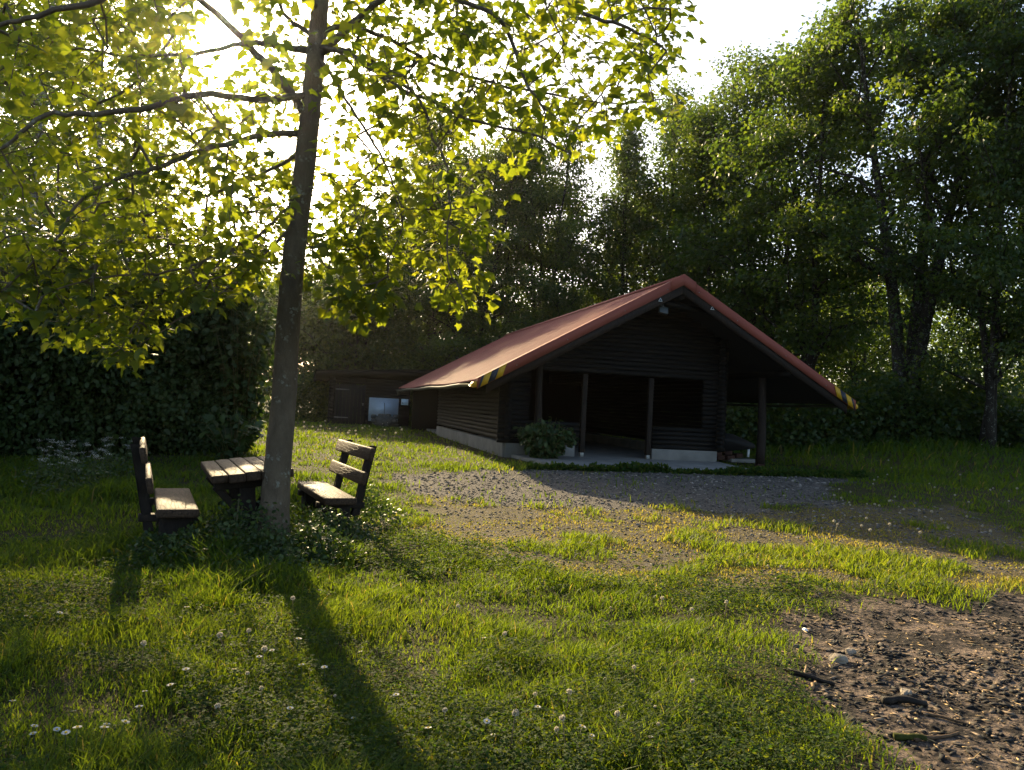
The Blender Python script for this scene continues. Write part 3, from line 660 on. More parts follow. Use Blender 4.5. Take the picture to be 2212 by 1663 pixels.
# ------------------------------------------------------------------ forest trees
def gen_tree(seed, H, cb, rad, r0, leafm, barkm, stems=1, nl=16, lsize=.17, per=26, srad=.6, up=.55, sparse=1.0, flat=.45, lean=0., round_=.75, vmin=.22):
    r = np.random.default_rng(seed); tk = MB(); cr = MB(); tips = []; limbs = MB()
    for s in range(stems):
        a0 = 2*math.pi*s/stems+r.random(); sp_ = 0 if stems == 1 else .16*H*(.7+.5*r.random())
        n = 9; t = np.linspace(0, 1, n); h = H*(.93 if s == 0 else .8+.12*r.random())
        P = np.stack([sp_*t**1.3*math.cos(a0)*1.0+np.cumsum(r.normal(0, .018*H/9, n))+lean*t*H, sp_*t**1.3*math.sin(a0)+np.cumsum(r.normal(0, .018*H/9, n)), t*h-.15], 1)
        P[0, :2] = (.25*math.cos(a0)*(stems > 1), .25*math.sin(a0)*(stems > 1))
        R = r0/(stems**.4)*(1-t*.93)+.015; R[0] *= 1.35
        tk.tube(P, R, 9, .5, wob=.08, rng=r)
        nls = max(5, nl//stems)
        for q in range(nls):
            u = (q+r.random()*.8)/nls; hz = cb+(h-cb)*(.02+.94*u); f = np.interp(hz, P[:, 2], t); b = np.array([np.interp(f, t, P[:, k]) for k in range(3)])
            az = q*2.39996+r.random()*.8+a0; prof = (math.sin(math.pi*min(1, (.16+.84*u))**round_)**.7)
            Ln = rad*prof*(.75+.4*r.random())+.25
            el = up*(.4+.9*u)+.15*r.normal()
            d = np.array([math.cos(az)*math.cos(el), math.sin(az)*math.cos(el), math.sin(el)])
            k = 5; tt = np.linspace(0, 1, k)[:, None]; bend = np.array([0, 0, .22*Ln])*(tt**2)*(1 if r.random() > .3 else -.6)
            B = b+d*Ln*tt+bend+np.vstack([np.zeros(3), r.normal(0, .05*Ln, (k-1, 3))]); rb = max(.02, np.interp(f, t, R)*.5)
            limbs.tube(B, np.linspace(rb, .012, k), 5, .5, cap=False)
            ns = int(3+Ln*1.5)
            for w_ in range(ns):
                v_ = vmin+(1-vmin)*(w_+r.random())/ns; c = np.array([np.interp(v_, tt[:, 0], B[:, m_]) for m_ in range(3)])
                sd = unit(np.array([r.normal(), r.normal(), .35*r.normal()+.15])+d*.5); sl_ = Ln*.34*(1.1-.5*v_)+.25
                e = c+sd*sl_*(.5+.6*r.random()); limbs.tube([c, (c+e)/2+r.normal(0, .04, 3), e], [.02, .012, .006], 4, .5, cap=False)
                tips += [e, (c+e)/2+r.normal(0, .2, 3)]
    tips = np.array(tips); keep = r.random(len(tips)) < sparse; tips = tips[keep]
    pos, d = spray(r, tips, per, srad, flat)
    n_ = len(pos); tip = unit(d+np.array([0, 0, -.25])+r.normal(0, .3, d.shape)); nor = unit(np.array([0, 0, .8])+r.normal(0, .5, d.shape))
    ti = np.clip(np.repeat(r.random(len(tips)), per)*.5+.5*r.random(n_), 0, 1)
    cr.leaves(pos, tip, nor, lsize*(.65+.7*r.random(n_)), *(LEAF_S if lsize < .14 else LEAF_Q), ti)
    return tk.mesh('trunk', barkm, True), limbs.mesh('limbs', barkm, True), cr.mesh('crown', leafm)
VAR = {
 'maple': gen_tree(1, 15, 1.8, 4.8, .22, M_LEAFD, M_BARKD, 2, 40, .14, 66, .6, up=.75, sparse=.92, vmin=.3),
 'maple_b': gen_tree(2, 15, 1.4, 4.4, .2, M_LEAFD, M_BARKD, 3, 44, .14, 66, .58, up=.8, sparse=.92, vmin=.28),
 'twin': gen_tree(3, 17.5, 4.4, 4.9, .40, M_LEAFD, M_BARKD, 3, 44, .125, 78, .52, up=.85, sparse=.78, vmin=.5),
 'slim': gen_tree(4, 15, 1.2, 3.2, .16, M_LEAFD, M_BARKD, 2, 38, .14, 62, .56, up=.85, sparse=.95),
 'poplar': gen_tree(5, 17, 2.6, 2.2, .15, M_LEAFP, M_BARKD, 1, 44, .13, 34, .55, up=1.0, sparse=.8, flat=.9),
 'birch': gen_tree(6, 19, 3.5, 2.5, .14, M_LEAFP, M_BIRCH, 1, 34, .11, 34, .6, up=.5, sparse=.75, flat=1.2),
 'bush': gen_tree(7, 6, .4, 2.6, .08, M_LEAFD, M_BARKD, 3, 30, .15, 44, .5, up=.7),
 'ash': gen_tree(8, 19, 6, 3.0, .2, M_LEAFD, M_BARKD, 2, 28, .14, 18, .5, up=.7, sparse=.6, vmin=.4),
}
BASEH = {'maple': 15, 'maple_b': 15, 'twin': 17.5, 'slim': 15, 'poplar': 17, 'birch': 19, 'bush': 6, 'ash': 19}
TREES = [  # kind, px, depth, height, turn, width scale, name, label
 ('twin', 1955, 29.0, 19.5, .6, 1.0, 'maple_tree', 'broad tall maple with two dark diverging stems right of the cabin'),
 ('maple_b', 2140, 26.5, 17, 2.1, .85, 'forest_tree', 'dark leafy tree with leaning trunk just right of the twin stemmed maple'),
 ('ash', 2235, 31, 21, 1.0, 1.0, 'ash_tree', 'tall thinly leaved tree with bare twigs showing at the top right corner'),
 ('maple', 2330, 25, 18, 4.0, .8, 'forest_tree', 'dense dark tree closing the forest edge at the far right'),
 ('maple', 1745, 35, 20.5, 1.2, .95, 'forest_tree', 'round leafy tree behind the right slope of the cabin roof'),
 ('maple_b', 1640, 38, 19.5, 3.3, .95, 'forest_tree', 'dense tree rising directly behind the cabin ridge, right side'),
 ('slim', 1545, 41, 19, .4, 1.0, 'forest_tree', 'slender dark tree between the airy poplars and the dense maples'),
 ('maple_b', 1850, 43, 13, 1.9, 1.1, 'forest_tree', 'shaded tree deep in the wood, left of the twin stemmed maple'),
 ('poplar', 1330, 42, 19, .0, 1.0, 'poplar_tree', 'airy slim poplar, leftmost of those above the red roof'),
 ('poplar', 1425, 43, 21.5, 2.0, 1.0, 'poplar_tree', 'tallest airy slim poplar above the red roof'),
 ('poplar', 1492, 45, 21, 4.0, 1.0, 'poplar_tree', 'airy slim poplar nearest the cabin ridge'),
 ('slim', 1250, 44, 17, 5.0, 1.0, 'forest_tree', 'short slender tree left of the airy poplars'),
 ('slim', 1385, 47, 16, 1.0, 1.2, 'forest_tree', 'low dark tree filling in behind the airy poplars'),
 ('maple_b', 1165, 43, 18.5, 3.0, .8, 'forest_tree', 'dark tree above the middle of the red roof'),
 ('maple', 1075, 45, 19, .9, .8, 'forest_tree', 'tall dark tree above the lower back end of the red roof'),
 ('slim', 1000, 43, 18, 2.6, 1.1, 'forest_tree', 'upright dark tree between the shed roof and the cabin roof'),
 ('maple', 915, 45, 18.6, 4.4, .8, 'forest_tree', 'tallest dark tree behind the plank shed'),
 ('slim', 835, 46, 14.8, 5.6, 1.1, 'forest_tree', 'upright leafy tree behind the shed door'),
 ('bush', 760, 43, 9.5, .3, 1.0, 'forest_tree', 'low bushy tree behind the left end of the shed'),
 ('bush', 690, 45, 8.0, 1.5, 1.1, 'forest_tree', 'sunlit bushy tree right of the maple trunk, left of the shed'),
 ('bush', 610, 50, 8.5, 3.1, 1.2, 'forest_tree', 'distant low tree behind the hedge end by the trunk'),
 ('bush', 520, 52, 9.2, 4.2, 1.3, 'forest_tree', 'distant low tree seen over the hedge under the sun'),
 ('bush', 420, 50, 9.0, 5.2, 1.3, 'forest_tree', 'distant low tree over the hedge, left of the sun'),
 ('birch', 40, 24, 19, .5, 1.0, 'birch_tree', 'pale barked birch at the left edge behind the hedge'),
 ('birch', 170, 28, 20, 2.2, 1.0, 'birch_tree', 'pale barked birch seen through the maple leaves, middle one'),
 ('birch', 285, 33, 19, 3.9, 1.0, 'birch_tree', 'pale barked birch nearest the sun behind the maple leaves'),
 ('maple', -90, 30, 15, 1.0, .9, 'forest_tree', 'dense tree behind the birches at the left edge'),
 ('slim', 240, 38, 13, 2.0, 1.2, 'forest_tree', 'dark tree behind the birches over the left hedge'),
]
for kind, px, Yd, Hh, rot, ws, nm, lab in TREES:
    p = atY(px, 900, Yd); z = gz(p[0], p[1])
    if Hh*.0+z > 5: z = .4
    s = Hh/BASEH[kind]
    root = empty(nm, (p[0], p[1], z-.05), rot, lab, 'tree', 'trees round the clearing')
    for me, pn_ in zip(VAR[kind], ('trunk', 'limbs', 'crown')):
        o = bpy.data.objects.new(pn_, me); COL.objects.link(o); o.parent = root; o.scale = (s*ws, s*ws, s)
        if pn_ == 'crown': o['kind'] = 'stuff'
# woodland behind and undergrowth along its edge
def leafmass(name, n, pts_fn, size, lm, seed, label, cat, templ=LEAF_Q, droop=.25, kind='stuff', parent=None, horiz=.7, spread=.55):
    r = np.random.default_rng(seed); P, T = pts_fn(r, n); n = len(P)
    tip = unit(r.normal(size=P.shape)+np.array([0, -.3, -droop])); nor = unit(np.array([0, -.35, horiz])+r.normal(0, spread, P.shape))
    b = MB(); b.leaves(P, tip, nor, size*(.6+.8*r.random(n)), *templ, T)
    o = b.build(name, lm, parent); tag(o, label, cat, None, kind); return o
def wood_pts(r, n):
    Yd = 46+16*r.random(n); px = 690+1750*r.random(n); x = (px-1105)/FPX*Yd*1.02
    top = 7.0+5*fbm(x, Yd, 9, 1)+1.5*sstep((px-1500)/200)-3.0*sstep((800-px)/120); z = top*r.random(n)**1.5
    keep = fbm(x*1.0+z*.4, z*1.3, 2.6, 3)+.35*sstep((6-z)/3)+.12*sstep((px-1600)/100) > .40
    return np.stack([x, Yd, z+.3], 1)[keep], r.random(n)[keep]
leafmass('woodland', 190000, wood_pts, .26, M_LEAFD, 21, 'dim mass of woodland foliage behind the trees round the clearing', 'woodland')
def ug_pts(r, n):
    seg = r.random(n); x = np.empty(n); y = np.empty(n)
    a = seg < .62; t = r.random(n)
    x[a] = 7.5+22*t[a]; y[a] = 27.5-2.5*t[a]+3.2*r.random(n)[a]+1.0*noise(x[a], x[a]*0, 2.3, 2)
    b = ~a; x[b] = -13+26*t[b]; y[b] = 39.5+3*r.random(n)[b]
    hmax = .8+2.6*fbm(x, y, 2.2, 5)*sstep((y-24.5)/3); z = gh(x, y)+hmax*r.random(n)
    return np.stack([x, y, z], 1), r.random(n)
leafmass('undergrowth', 80000, ug_pts, .15, M_LEAFD, 22, 'dark brambles and nettles along the edge of the wood', 'undergrowth', LEAF_S)
# ------------------------------------------------------------------ left hedge and shrubs
HE = [(-13.5, 10.2), (-10.0, 12.6), (-5.1, 16.3)]
def hedge_pts(r, n):
    t = r.random(n)**.85; P = np.array(HE); L1 = np.linalg.norm(P[1]-P[0]); L2 = np.linalg.norm(P[2]-P[1]); s = t*(L1+L2)
    q = np.where((s < L1)[:, None], P[0]+(P[1]-P[0])*(s/L1)[:, None], P[1]+(P[2]-P[1])*((s-L1)/L2)[:, None])
    s = s-sstep((s-(L1+L2-1.6))/1.6)*(.15+1.3*noise(r.random(n)*0, r.random(n)*2+s*0, .5, 1))*.9
    q = np.where((s < L1)[:, None], P[0]+(P[1]-P[0])*(s/L1)[:, None], P[1]+(P[2]-P[1])*((s-L1)/L2)[:, None])
    nrm = np.array([-.6, .8]); top = 3.55+.5*sstep((s-L1-L2*.55)/(L2*.4))+.5*(fbm(s, s*0, 1.1, 1)-.5)
    u = r.random(n)**1.5; z = top*r.random(n)**.85; face = .42*(fbm(s*1.2, z*1.2, .8, 2)-.5)*2+.22*(noise(s, z, .3, 4)-.5)
    rnd = np.where(z > top-.5, (z-top+.5)**2*1.2, 0)
    depth = face+rnd+u*1.7; endround = sstep((s-(L1+L2-.5))/.5)*.4
    xy = q+nrm*(depth+endround)[:, None]
    return np.stack([xy[:, 0], xy[:, 1], gh(xy[:, 0], xy[:, 1])+z], 1), np.clip(r.random(n)*.7+.3*noise(s, z, .5, 3), 0, 1)
HG = empty('hedge', (-7.5, 14.8, .2), 0, 'tall dense dark green hedge behind the picnic benches on the left', 'hedge')
o = leafmass('foliage', 95000, hedge_pts, .105, M_HEDGE, 31, None, None, LEAF_O, .5, 'stuff', None, .45, .6); o.parent = HG; o.matrix_parent_inverse = Matrix.Translation((7.5, -14.8, -.2))
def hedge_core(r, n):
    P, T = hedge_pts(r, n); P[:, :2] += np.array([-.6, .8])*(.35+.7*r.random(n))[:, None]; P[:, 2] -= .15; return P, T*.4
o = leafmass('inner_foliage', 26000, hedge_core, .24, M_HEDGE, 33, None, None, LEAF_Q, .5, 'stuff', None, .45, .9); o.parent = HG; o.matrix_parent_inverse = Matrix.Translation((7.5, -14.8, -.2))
v = MB(); r3 = np.random.default_rng(8)
for q in range(46):
    t = r3.random(); P = np.array(HE); c = P[1]+(P[2]-P[1])*t if q > 12 else P[0]+(P[1]-P[0])*t
    c = c+np.array([-.6, .8])*(.5+.9*r3.random()); v.tube([(c[0]+7.5, c[1]-14.8, -.3), (c[0]+7.5+.2*r3.normal(), c[1]-14.8+.1*r3.normal(), 1.4), (c[0]+7.5+.4*r3.normal(), c[1]-14.8, 2.9)], [.03, .02, .008], 5, .5)
v.build('stems', M_BARKD, HG)
def plant(name, seed, loc, h, w, nst, leaf, lm, templ, label, cat, per=26, droop=.4, group=None, flat=.5, lsz=None):
    r = np.random.default_rng(seed); root = empty(name, loc, 0, label, cat, group); st = MB(); lv = MB(); PO = []; TI = []; 
    for q in range(nst):
        az = r.random()*6.28; rr = w*(r.random()**.6); top = np.array([math.cos(az)*rr, math.sin(az)*rr, h*(1-.35*(rr/w)**2)*(.75+.3*r.random())]); b = np.array([math.cos(az)*rr*.2, math.sin(az)*rr*.2, -.05])
        mid = (b+top)/2+np.array([0, 0, .1*h]); st.tube([b, mid, top], [.012, .008, .004], 5, .3)
        for k in range(per):
            u = .06+.97*r.random(); p = (1-u)**2*b+2*u*(1-u)*mid+u*u*top if u < 1 else top
            d = unit(r.normal(size=3)*np.array([1, 1, .4])+np.array([0, 0, -droop])); PO.append(p+d*leaf*.6*r.random()); TI.append(d)
    PO, TI = np.array(PO), np.array(TI); nor = unit(np.array([0, -.15, .7])+r.normal(0, .4, PO.shape))
    lv.leaves(PO, TI, nor, leaf*(.6+.7*r.random(len(PO))), *templ, r.random(len(PO))); lv_ = lv.build('foliage', lm, root); lv_['kind'] = 'stuff'; st.build('stems', M_STEM, root)
    return root
hp = HO[:2]+HB*(-3.15)+HA*(.55)
plant('elder_shrub', 41, (hp[0], hp[1], .33), 1.05, .8, 90, .13, M_HEDGE, LEAF_O, 'dark green leafy shrub growing at the left front corner of the cabin', 'shrub', 24, .7)
plant('shrub', 42, (-8.5, 11.0, gz(-8.5, 11.0)), 2.2, .8, 60, .07, M_GRASS, LEAF_O, 'light green shrub at the left edge in front of the hedge', 'shrub', 60)
plant('maple_sapling', 43, (-5.2, 14.6, gz(-5.2, 14.6)), 1.15, .7, 18, .17, M_HEDGE, LEAF_M, 'young broad leaved sapling at the foot of the hedge behind the table', 'sapling', 9)
plant('weed_plant', 44, (-2.55, 7.35, gz(-2.55, 7.35)), .62, .12, 4, .06, M_CLOVER, LEAF_O, 'sunlit upright weed with pale leaf tips in front of the maple trunk', 'plant', 20)
plant('elder_shrub', 45, (-5.6, 16.0, gz(-5.6, 16.0)), 4.2, .9, 60, .16, M_HEDGE, LEAF_O, 'tall dark shrub forming the right end of the hedge by the trunk', 'shrub', 40, .5)
# weeds round the trunk, table and along the slab
def weed_pts(r, n):
    c = np.array([(-2.5, 7.45, .75, .5), (-1.9, 8.4, .55, .35), (-2.9, 7.2, .5, .28), (-2.2, 7.15, .7, .3), (-1.85, 7.6, .5, .3), (-3.2, 7.3, .4, .22), (-2.7, 8.6, .9, .4), (-1.75, 9.6, .6, .4)])
    k = r.integers(0, len(c), n); d = r.normal(0, .42, (n, 2))*c[k, 2:3]; x = c[k, 0]+d[:, 0]; y = c[k, 1]+d[:, 1]
    fall = np.exp(-(d**2).sum(1)/c[k, 2]**2); z = gh(x, y)+c[k, 3]*fall*r.random(n)**.8*(.6+.8*noise(x, y, .25, 1))
    return np.stack([x, y, z], 1), r.random(n)
leafmass('weeds', 11000, weed_pts, .042, M_HEDGE, 51, 'tangled nettles and weeds round the trunk and under the picnic set', 'weeds', LEAF_O)
def slab_pts(r, n):
    b = -4.2+8.6*r.random(n); a = -1.62-.16*r.random(n)+.12*noise(b, b*0, .4, 2)+.35*sstep((b-1.6)/2.5); x = HO[0]+HB[0]*b+HA[0]*a; y = HO[1]+HB[1]*b+HA[1]*a
    return np.stack([x, y, gh(x, y)+.18*r.random(n)*noise(b, b*0, .3, 4)], 1), r.random(n)
leafmass('weed_strip', 4200, slab_pts, .10, M_CLOVER, 52, 'line of low weeds along the front edge of the concrete slab', 'weeds', LEAF_O, -.3)
# ------------------------------------------------------------------ grass
def grass_points(r, n, rmin, rmax, az=50):
    t = r.random(n); rad = rmin*(rmax/rmin)**t if True else 0
    a = np.radians((r.random(n)-.5)*2*az); return rad*np.sin(a), rad*np.cos(a), rad
def build_grass():
    r = np.random.default_rng(61); b = MB()
    for n, r0_, r1_ in ((190000, 2.3, 7), (170000, 7, 16), (90000, 16, 42)):
        x, y, rad = grass_points(r, n, r0_, r1_)
        # clumping
        g, w, bu = masks(x, y); la, lb = hloc(x, y)
        cl_ = fbm(x, y, .55, 0); big = fbm(x, y, 2.2, 5)
        tuft = sstep((fbm(x, y, .8, 4)-.58)/.07)
        dens = (1-bu)**1.5*(1-.96*g)*(1-w*(1-tuft)*.38*(.6+.8*fbm(x, y, .4, 3)))*(.35+1.0*cl_)
        hutin = (la > -3.9) & (la < 2.0) & (lb > -1.5) & (lb < 17.6); dens[hutin] = 0
        dens[(la > -5.0) & (la < -3.6) & (lb > .5) & (lb < 13)] *= .35
        dens *= 1-.35*sstep((fbm(x, y, 1.3, 2)-.50)/.08)*(1-w)
        keep = r.random(n) < dens; x, y, rad, w, cl_, big, tuft, g = (q[keep] for q in (x, y, rad, w, cl_, big, tuft, g)); n = len(x)
        tall = .55*sstep((x-7)/5)*sstep((y-14)/5)+.7*sstep((-1.0-x)/1.5)*sstep((y-8.5)/2.5)*sstep((13.8-y-(x+8)*-.0)/3)*.6+.9*sstep((y-24)/3)*sstep((x-6)/3)
        nearw = np.exp(-((x+2.5)**2+(y-7.3)**2)/1.3); tall = np.minimum(1, tall+.75*nearw)
        hgt = (.012+.15*cl_**1.5+.05*(big-.4)+.03*tuft)*(1-.62*w*(1-tuft*.85))*(.55+.9*r.random(n))*(1+2.6*tall); hgt = np.clip(hgt, .015, .55)
        wid = (.0022+.0022*r.random(n))*np.maximum(1, rad/5.0)*(1+.5*tall)
        az = r.random(n)*6.283; ln = hgt*(.25+.95*r.random(n)); bx = np.cos(az); by = np.sin(az); z0 = gh(x, y)-.01
        sa = az+1.57+r.normal(0, .5, n); sx = np.cos(sa)*wid; sy = np.sin(sa)*wid
        P0 = np.stack([x, y, z0], 1); S = np.stack([sx, sy, 0*sx], 1)
        P1 = P0+np.stack([bx*ln*.35, by*ln*.35, hgt*.6], 1); P2 = P0+np.stack([bx*ln, by*ln, hgt*(1-.15*r.random(n))], 1)
        V = np.stack([P0-S, P0+S, P1+S*.8, P1-S*.8, P2], 1).reshape(-1, 3); o = (np.arange(n)*5)[:, None]
        dry_tone = np.clip(.12+.5*r.random(n)*.8+.75*w*(1-tuft*.85)*(.4+.6*r.random(n))+.25*(big-.5), 0, 1); dry_tone = dry_tone*(1-.75*np.minimum(1, 1.6*tall)); dry_tone = np.where(r.random(n) < .03, .95, dry_tone)  # dryness, then tall grass tinted darker to paint in the meadow's shade
        b.add(V, [o+np.array([[0, 1, 2, 3]]), o+np.array([[3, 2, 4]])], dry_tone)
    return tag(b.build('grass', M_GRASS), 'sunlit and shaded rough meadow grass of the clearing', 'grass', None, 'stuff')
build_grass()
def clover():
    r = np.random.default_rng(62); b = MB(); n = 170000
    x, y, rad = grass_points(r, n, 2.4, 9, 48); g, w, bu = masks(x, y); m = sstep((fbm(x, y, 1.3, 2)+.25*(noise(x, y, .18, 1)-.5)-.46)/.2)*(1-bu)*(1-g)*(1-w*.9)
    k = r.random(n) < m; x, y, rad = x[k], y[k], rad[k]; n = len(x)
    z = gh(x, y)+.02+.12*r.random(n)**.7*(.3+fbm(x, y, .5, 0)); P = np.stack([x, y, z], 1); az = r.random(n)*6.28
    for q in range(3):
        a = az+q*2.094; tip = np.stack([np.cos(a), np.sin(a), .15*r.normal(size=n)], 1); nor = unit(np.array([0, 0, 1.])+r.normal(0, .5, P.shape))
        b.leaves(P, tip, nor, (.008+.020*r.random(n)**2)*np.maximum(1, rad/5), *LEAF_Q, r.random(n))
    return tag(b.build('clover', M_CLOVER), 'low clover leaves spread through the foreground grass', 'clover', None, 'stuff')
clover()
# ------------------------------------------------------------------ stones, char and litter
def chunks(name, x, y, sx, sy, sz, m, r, label, cat, lift=.3):
    n = len(x); base = np.array([(1, 0, 0), (-1, 0, 0), (0, 1, 0), (0, -1, 0), (0, 0, 1), (0, 0, -1)], float)
    F = np.array([[0, 2, 4], [2, 1, 4], [1, 3, 4], [3, 0, 4], [2, 0, 5], [1, 2, 5], [3, 1, 5], [0, 3, 5]])
    V = base[None]*(1+.5*(r.random((n, 6, 1))-.5)); V = V+r.normal(0, .18, V.shape); V = V*np.stack([sx, sy, sz], 1)[:, None]
    a = r.random(n)*6.28; ca, sa = np.cos(a)[:, None], np.sin(a)[:, None]; tl = r.normal(0, .25, n)[:, None]
    X2 = V[..., 0]*ca-V[..., 1]*sa; Y2 = V[..., 0]*sa+V[..., 1]*ca; Z2 = V[..., 2]+X2*tl
    V = np.stack([X2+x[:, None], Y2+y[:, None], Z2+(gh(x, y)+sz*lift)[:, None]], -1)
    b = MB(); b.add(V.reshape(-1, 3), (F[None]+(np.arange(n)*6)[:, None, None]).reshape(-1, 3), np.repeat(r.random(n), 8))
    return tag(b.build(name, m), label, cat, None, 'stuff')
def tint_mat(name, stops, rough=.9, spec=.25):
    m, n, b = mat(name, rough, spec); c = ramp(n, attr(n, 'tint').outputs['Fac'], stops); t = tex(n, 40, 3)
    n.links.new(mixc(n, 1., c, ramp(n, t.outputs[0], [(.3, (.7, .7, .7)), (.7, (1.2, 1.2, 1.2))]), 'MULTIPLY'), b.inputs['Base Color']); return m
M_PEB = tint_mat('gravel_stone', [(0, (.045, .041, .037)), (.6, (.115, .104, .093)), (.9, (.20, .178, .155)), (1, (.32, .285, .25))])
M_CHAR = tint_mat('charcoal', [(0, (.006, .006, .006)), (.66, (.02, .017, .015)), (.82, (.09, .068, .05)), (1, (.26, .19, .13))], .8)
M_CHIP = tint_mat('wood_splinter', [(0, (.10, .06, .03)), (.5, (.28, .18, .08)), (1, (.5, .36, .17))], .7)
r = np.random.default_rng(71)
x, y, rad = grass_points(r, 120000, 6.5, 24, 42); g, w, bu = masks(x, y); k = r.random(len(x)) < np.clip(g+.55*w*(1-sstep((fbm(x, y, .8, 4)-.58)/.07)), 0, 1)*.55; x, y, rad = x[k], y[k], rad[k]
s = (.005+.015*r.random(len(x))**2.8)*np.maximum(1, rad/8); chunks('gravel', x, y, s*1.3, s, s*.6, M_PEB, r, 'grey crushed stone of the worn yard in front of the cabin', 'gravel')
x = 1.6+5.6*r.random(60000); y = 2.7+4.9*r.random(60000); g, w, bu = masks(x, y)
core = np.exp(-(((x-3.6)/1.5)**2+((y-4.7)/1.5)**2)); core = np.maximum(core, .9*np.exp(-(((x-4.4)/1.3)**2+((y-5.2)/1.6)**2)))
k = r.random(len(x)) < bu*(.06+.9*core)*sstep((fbm(x, y, .5, 1)-.30)/.25); x, y = x[k], y[k]; s = .003+.020*r.random(len(x))**3.5
chunks('charcoal_debris', x, y, s*2.0, s*.9, s*.5, M_CHAR, r, 'burnt charcoal fragments covering the old fire place', 'charcoal', .4)
n = 2600; x = 1.7+4.6*r.random(n); y = 2.9+3.7*r.random(n); g, w, bu = masks(x, y); k = (bu > .35) & (r.random(n) < .75); x, y = x[k], y[k]; n = len(x)
chunks('wood_litter', x, y, .012+.045*r.random(n)**2, .004+.004*r.random(n), .003+.003*r.random(n), M_CHIP, r, 'pale straw and wood splinters strewn over the burnt ground', 'litter', 1.2)
def stick(name, p, q, rad_, m, label, cat, lift=.02):
    r = np.random.default_rng(int(abs(p[0]*1000)+abs(p[1]*777))); n = 6; t = np.linspace(0, 1, n); z = gh(p[0]+(q[0]-p[0])*t, p[1]+(q[1]-p[1])*t); z = np.maximum(z, np.linspace(z[0], z[-1], n)-.01)
    P = np.stack([(q[0]-p[0])*t, (q[1]-p[1])*t, z-z[0]+rad_*.6+lift*t*(1-t)], 1); P[1:-1] += r.normal(0, rad_*.25, (n-2, 3))
    v = MB(); v.tube(P, rad_*(1-.35*t), 7, .5, wob=.25, rng=r); o = v.build(name, m, None, True); o.location = (p[0], p[1], z[0]); return tag(o, label, cat)
M_BURNT = wood_mat('charred_stick', (.006, .005, .005), (.022, .017, .013), (.07, .05, .035), (5, 5, 5))
M_BROWN = wood_mat('brown_stick', (.05, .03, .015), (.12, .075, .04), (.22, .14, .08), (5, 5, 5))
M_MOSS = simple('moss_on_wood', (.045, .05, .012), .95, .1, .6, 30, 0, .01)
def G(px, py):
    d = ray(px, py); t = -CAM[2]/d[2]; P = CAM+d*t
    for _ in range(8): t = (gz(P[0], P[1])-CAM[2])/d[2]; P = CAM+d*t
    return (float(P[0]), float(P[1]))
stick('burnt_stick', G(1698, 1450), G(1802, 1482), .018, M_BURNT, 'dark charred stick at the left rim of the fire place', 'stick')
stick('brown_stick', G(1975, 1602), G(2070, 1585), .012, M_BROWN, 'thin brown stick beside the mossy branch piece', 'stick')
stick('mossy_branch', G(1930, 1596), G(2000, 1600), .02, M_MOSS, 'short mossy branch piece at the lower edge of the burnt ground', 'branch')
stick('charred_log', G(1905, 1518), G(2000, 1527), .026, M_BURNT, 'thick charred log remnant lying in the middle of the ashes', 'log')
stick('burnt_stick', G(1990, 1540), G(2100, 1570), .009, M_BROWN, 'long thin stick lying in the ashes below the charred log', 'stick')
stick('wood_splinter', G(1738, 1462), G(1742, 1440), .008, M_CHIP, 'short pale yellow splinter standing on the dark charred stick', 'splinter', .1)
stick('wood_splinter', G(1750, 1490), G(1760, 1475), .012, M_CHIP, 'pale orange wood flake just below the dark charred stick', 'splinter')
def rock(name, p, s, m, label, seed):
    bm = bmesh.new(); bmesh.ops.create_icosphere(bm, subdivisions=3, radius=1); rr = np.random.default_rng(seed); D = rr.normal(size=(7, 3)); D = unit(D)
    for v_ in bm.verts:
        c = np.array(v_.co[:]); 
        for d in D:
            h = c@d
            if h > .72: c -= d*(h-.72)
        v_.co = c*np.array(s)*(1+.05*rr.normal())
    me = bpy.data.meshes.new(name); bm.to_mesh(me); bm.free(); me.materials.append(m); o = bpy.data.objects.new(name, me); COL.objects.link(o)
    o.location = (p[0], p[1], gz(*p)+s[2]*.3); o.rotation_euler = (0, 0, seed); return tag(o, label, 'stone')
rock('stone', G(1808, 1428), (.08, .065, .045), M_ROCK, 'biggest pale brown stone at the left side of the fire place', 1)
rock('stone', G(1722, 1400), (.035, .03, .022), M_STONE, 'smooth dark grey pebble left of the pale stone', 2)
rock('stone', G(1836, 1412), (.045, .04, .03), M_ROCK, 'small pale stone touching the biggest stone on its right', 3)
rock('stone', G(1955, 1498), (.05, .035, .025), M_ROCK, 'flat pale stone lying among charcoal in the ashes', 4)
rock('stone', G(1738, 1362), (.03, .02, .016), M_WHITE, 'small white stone near the upper left rim of the fire place', 5)
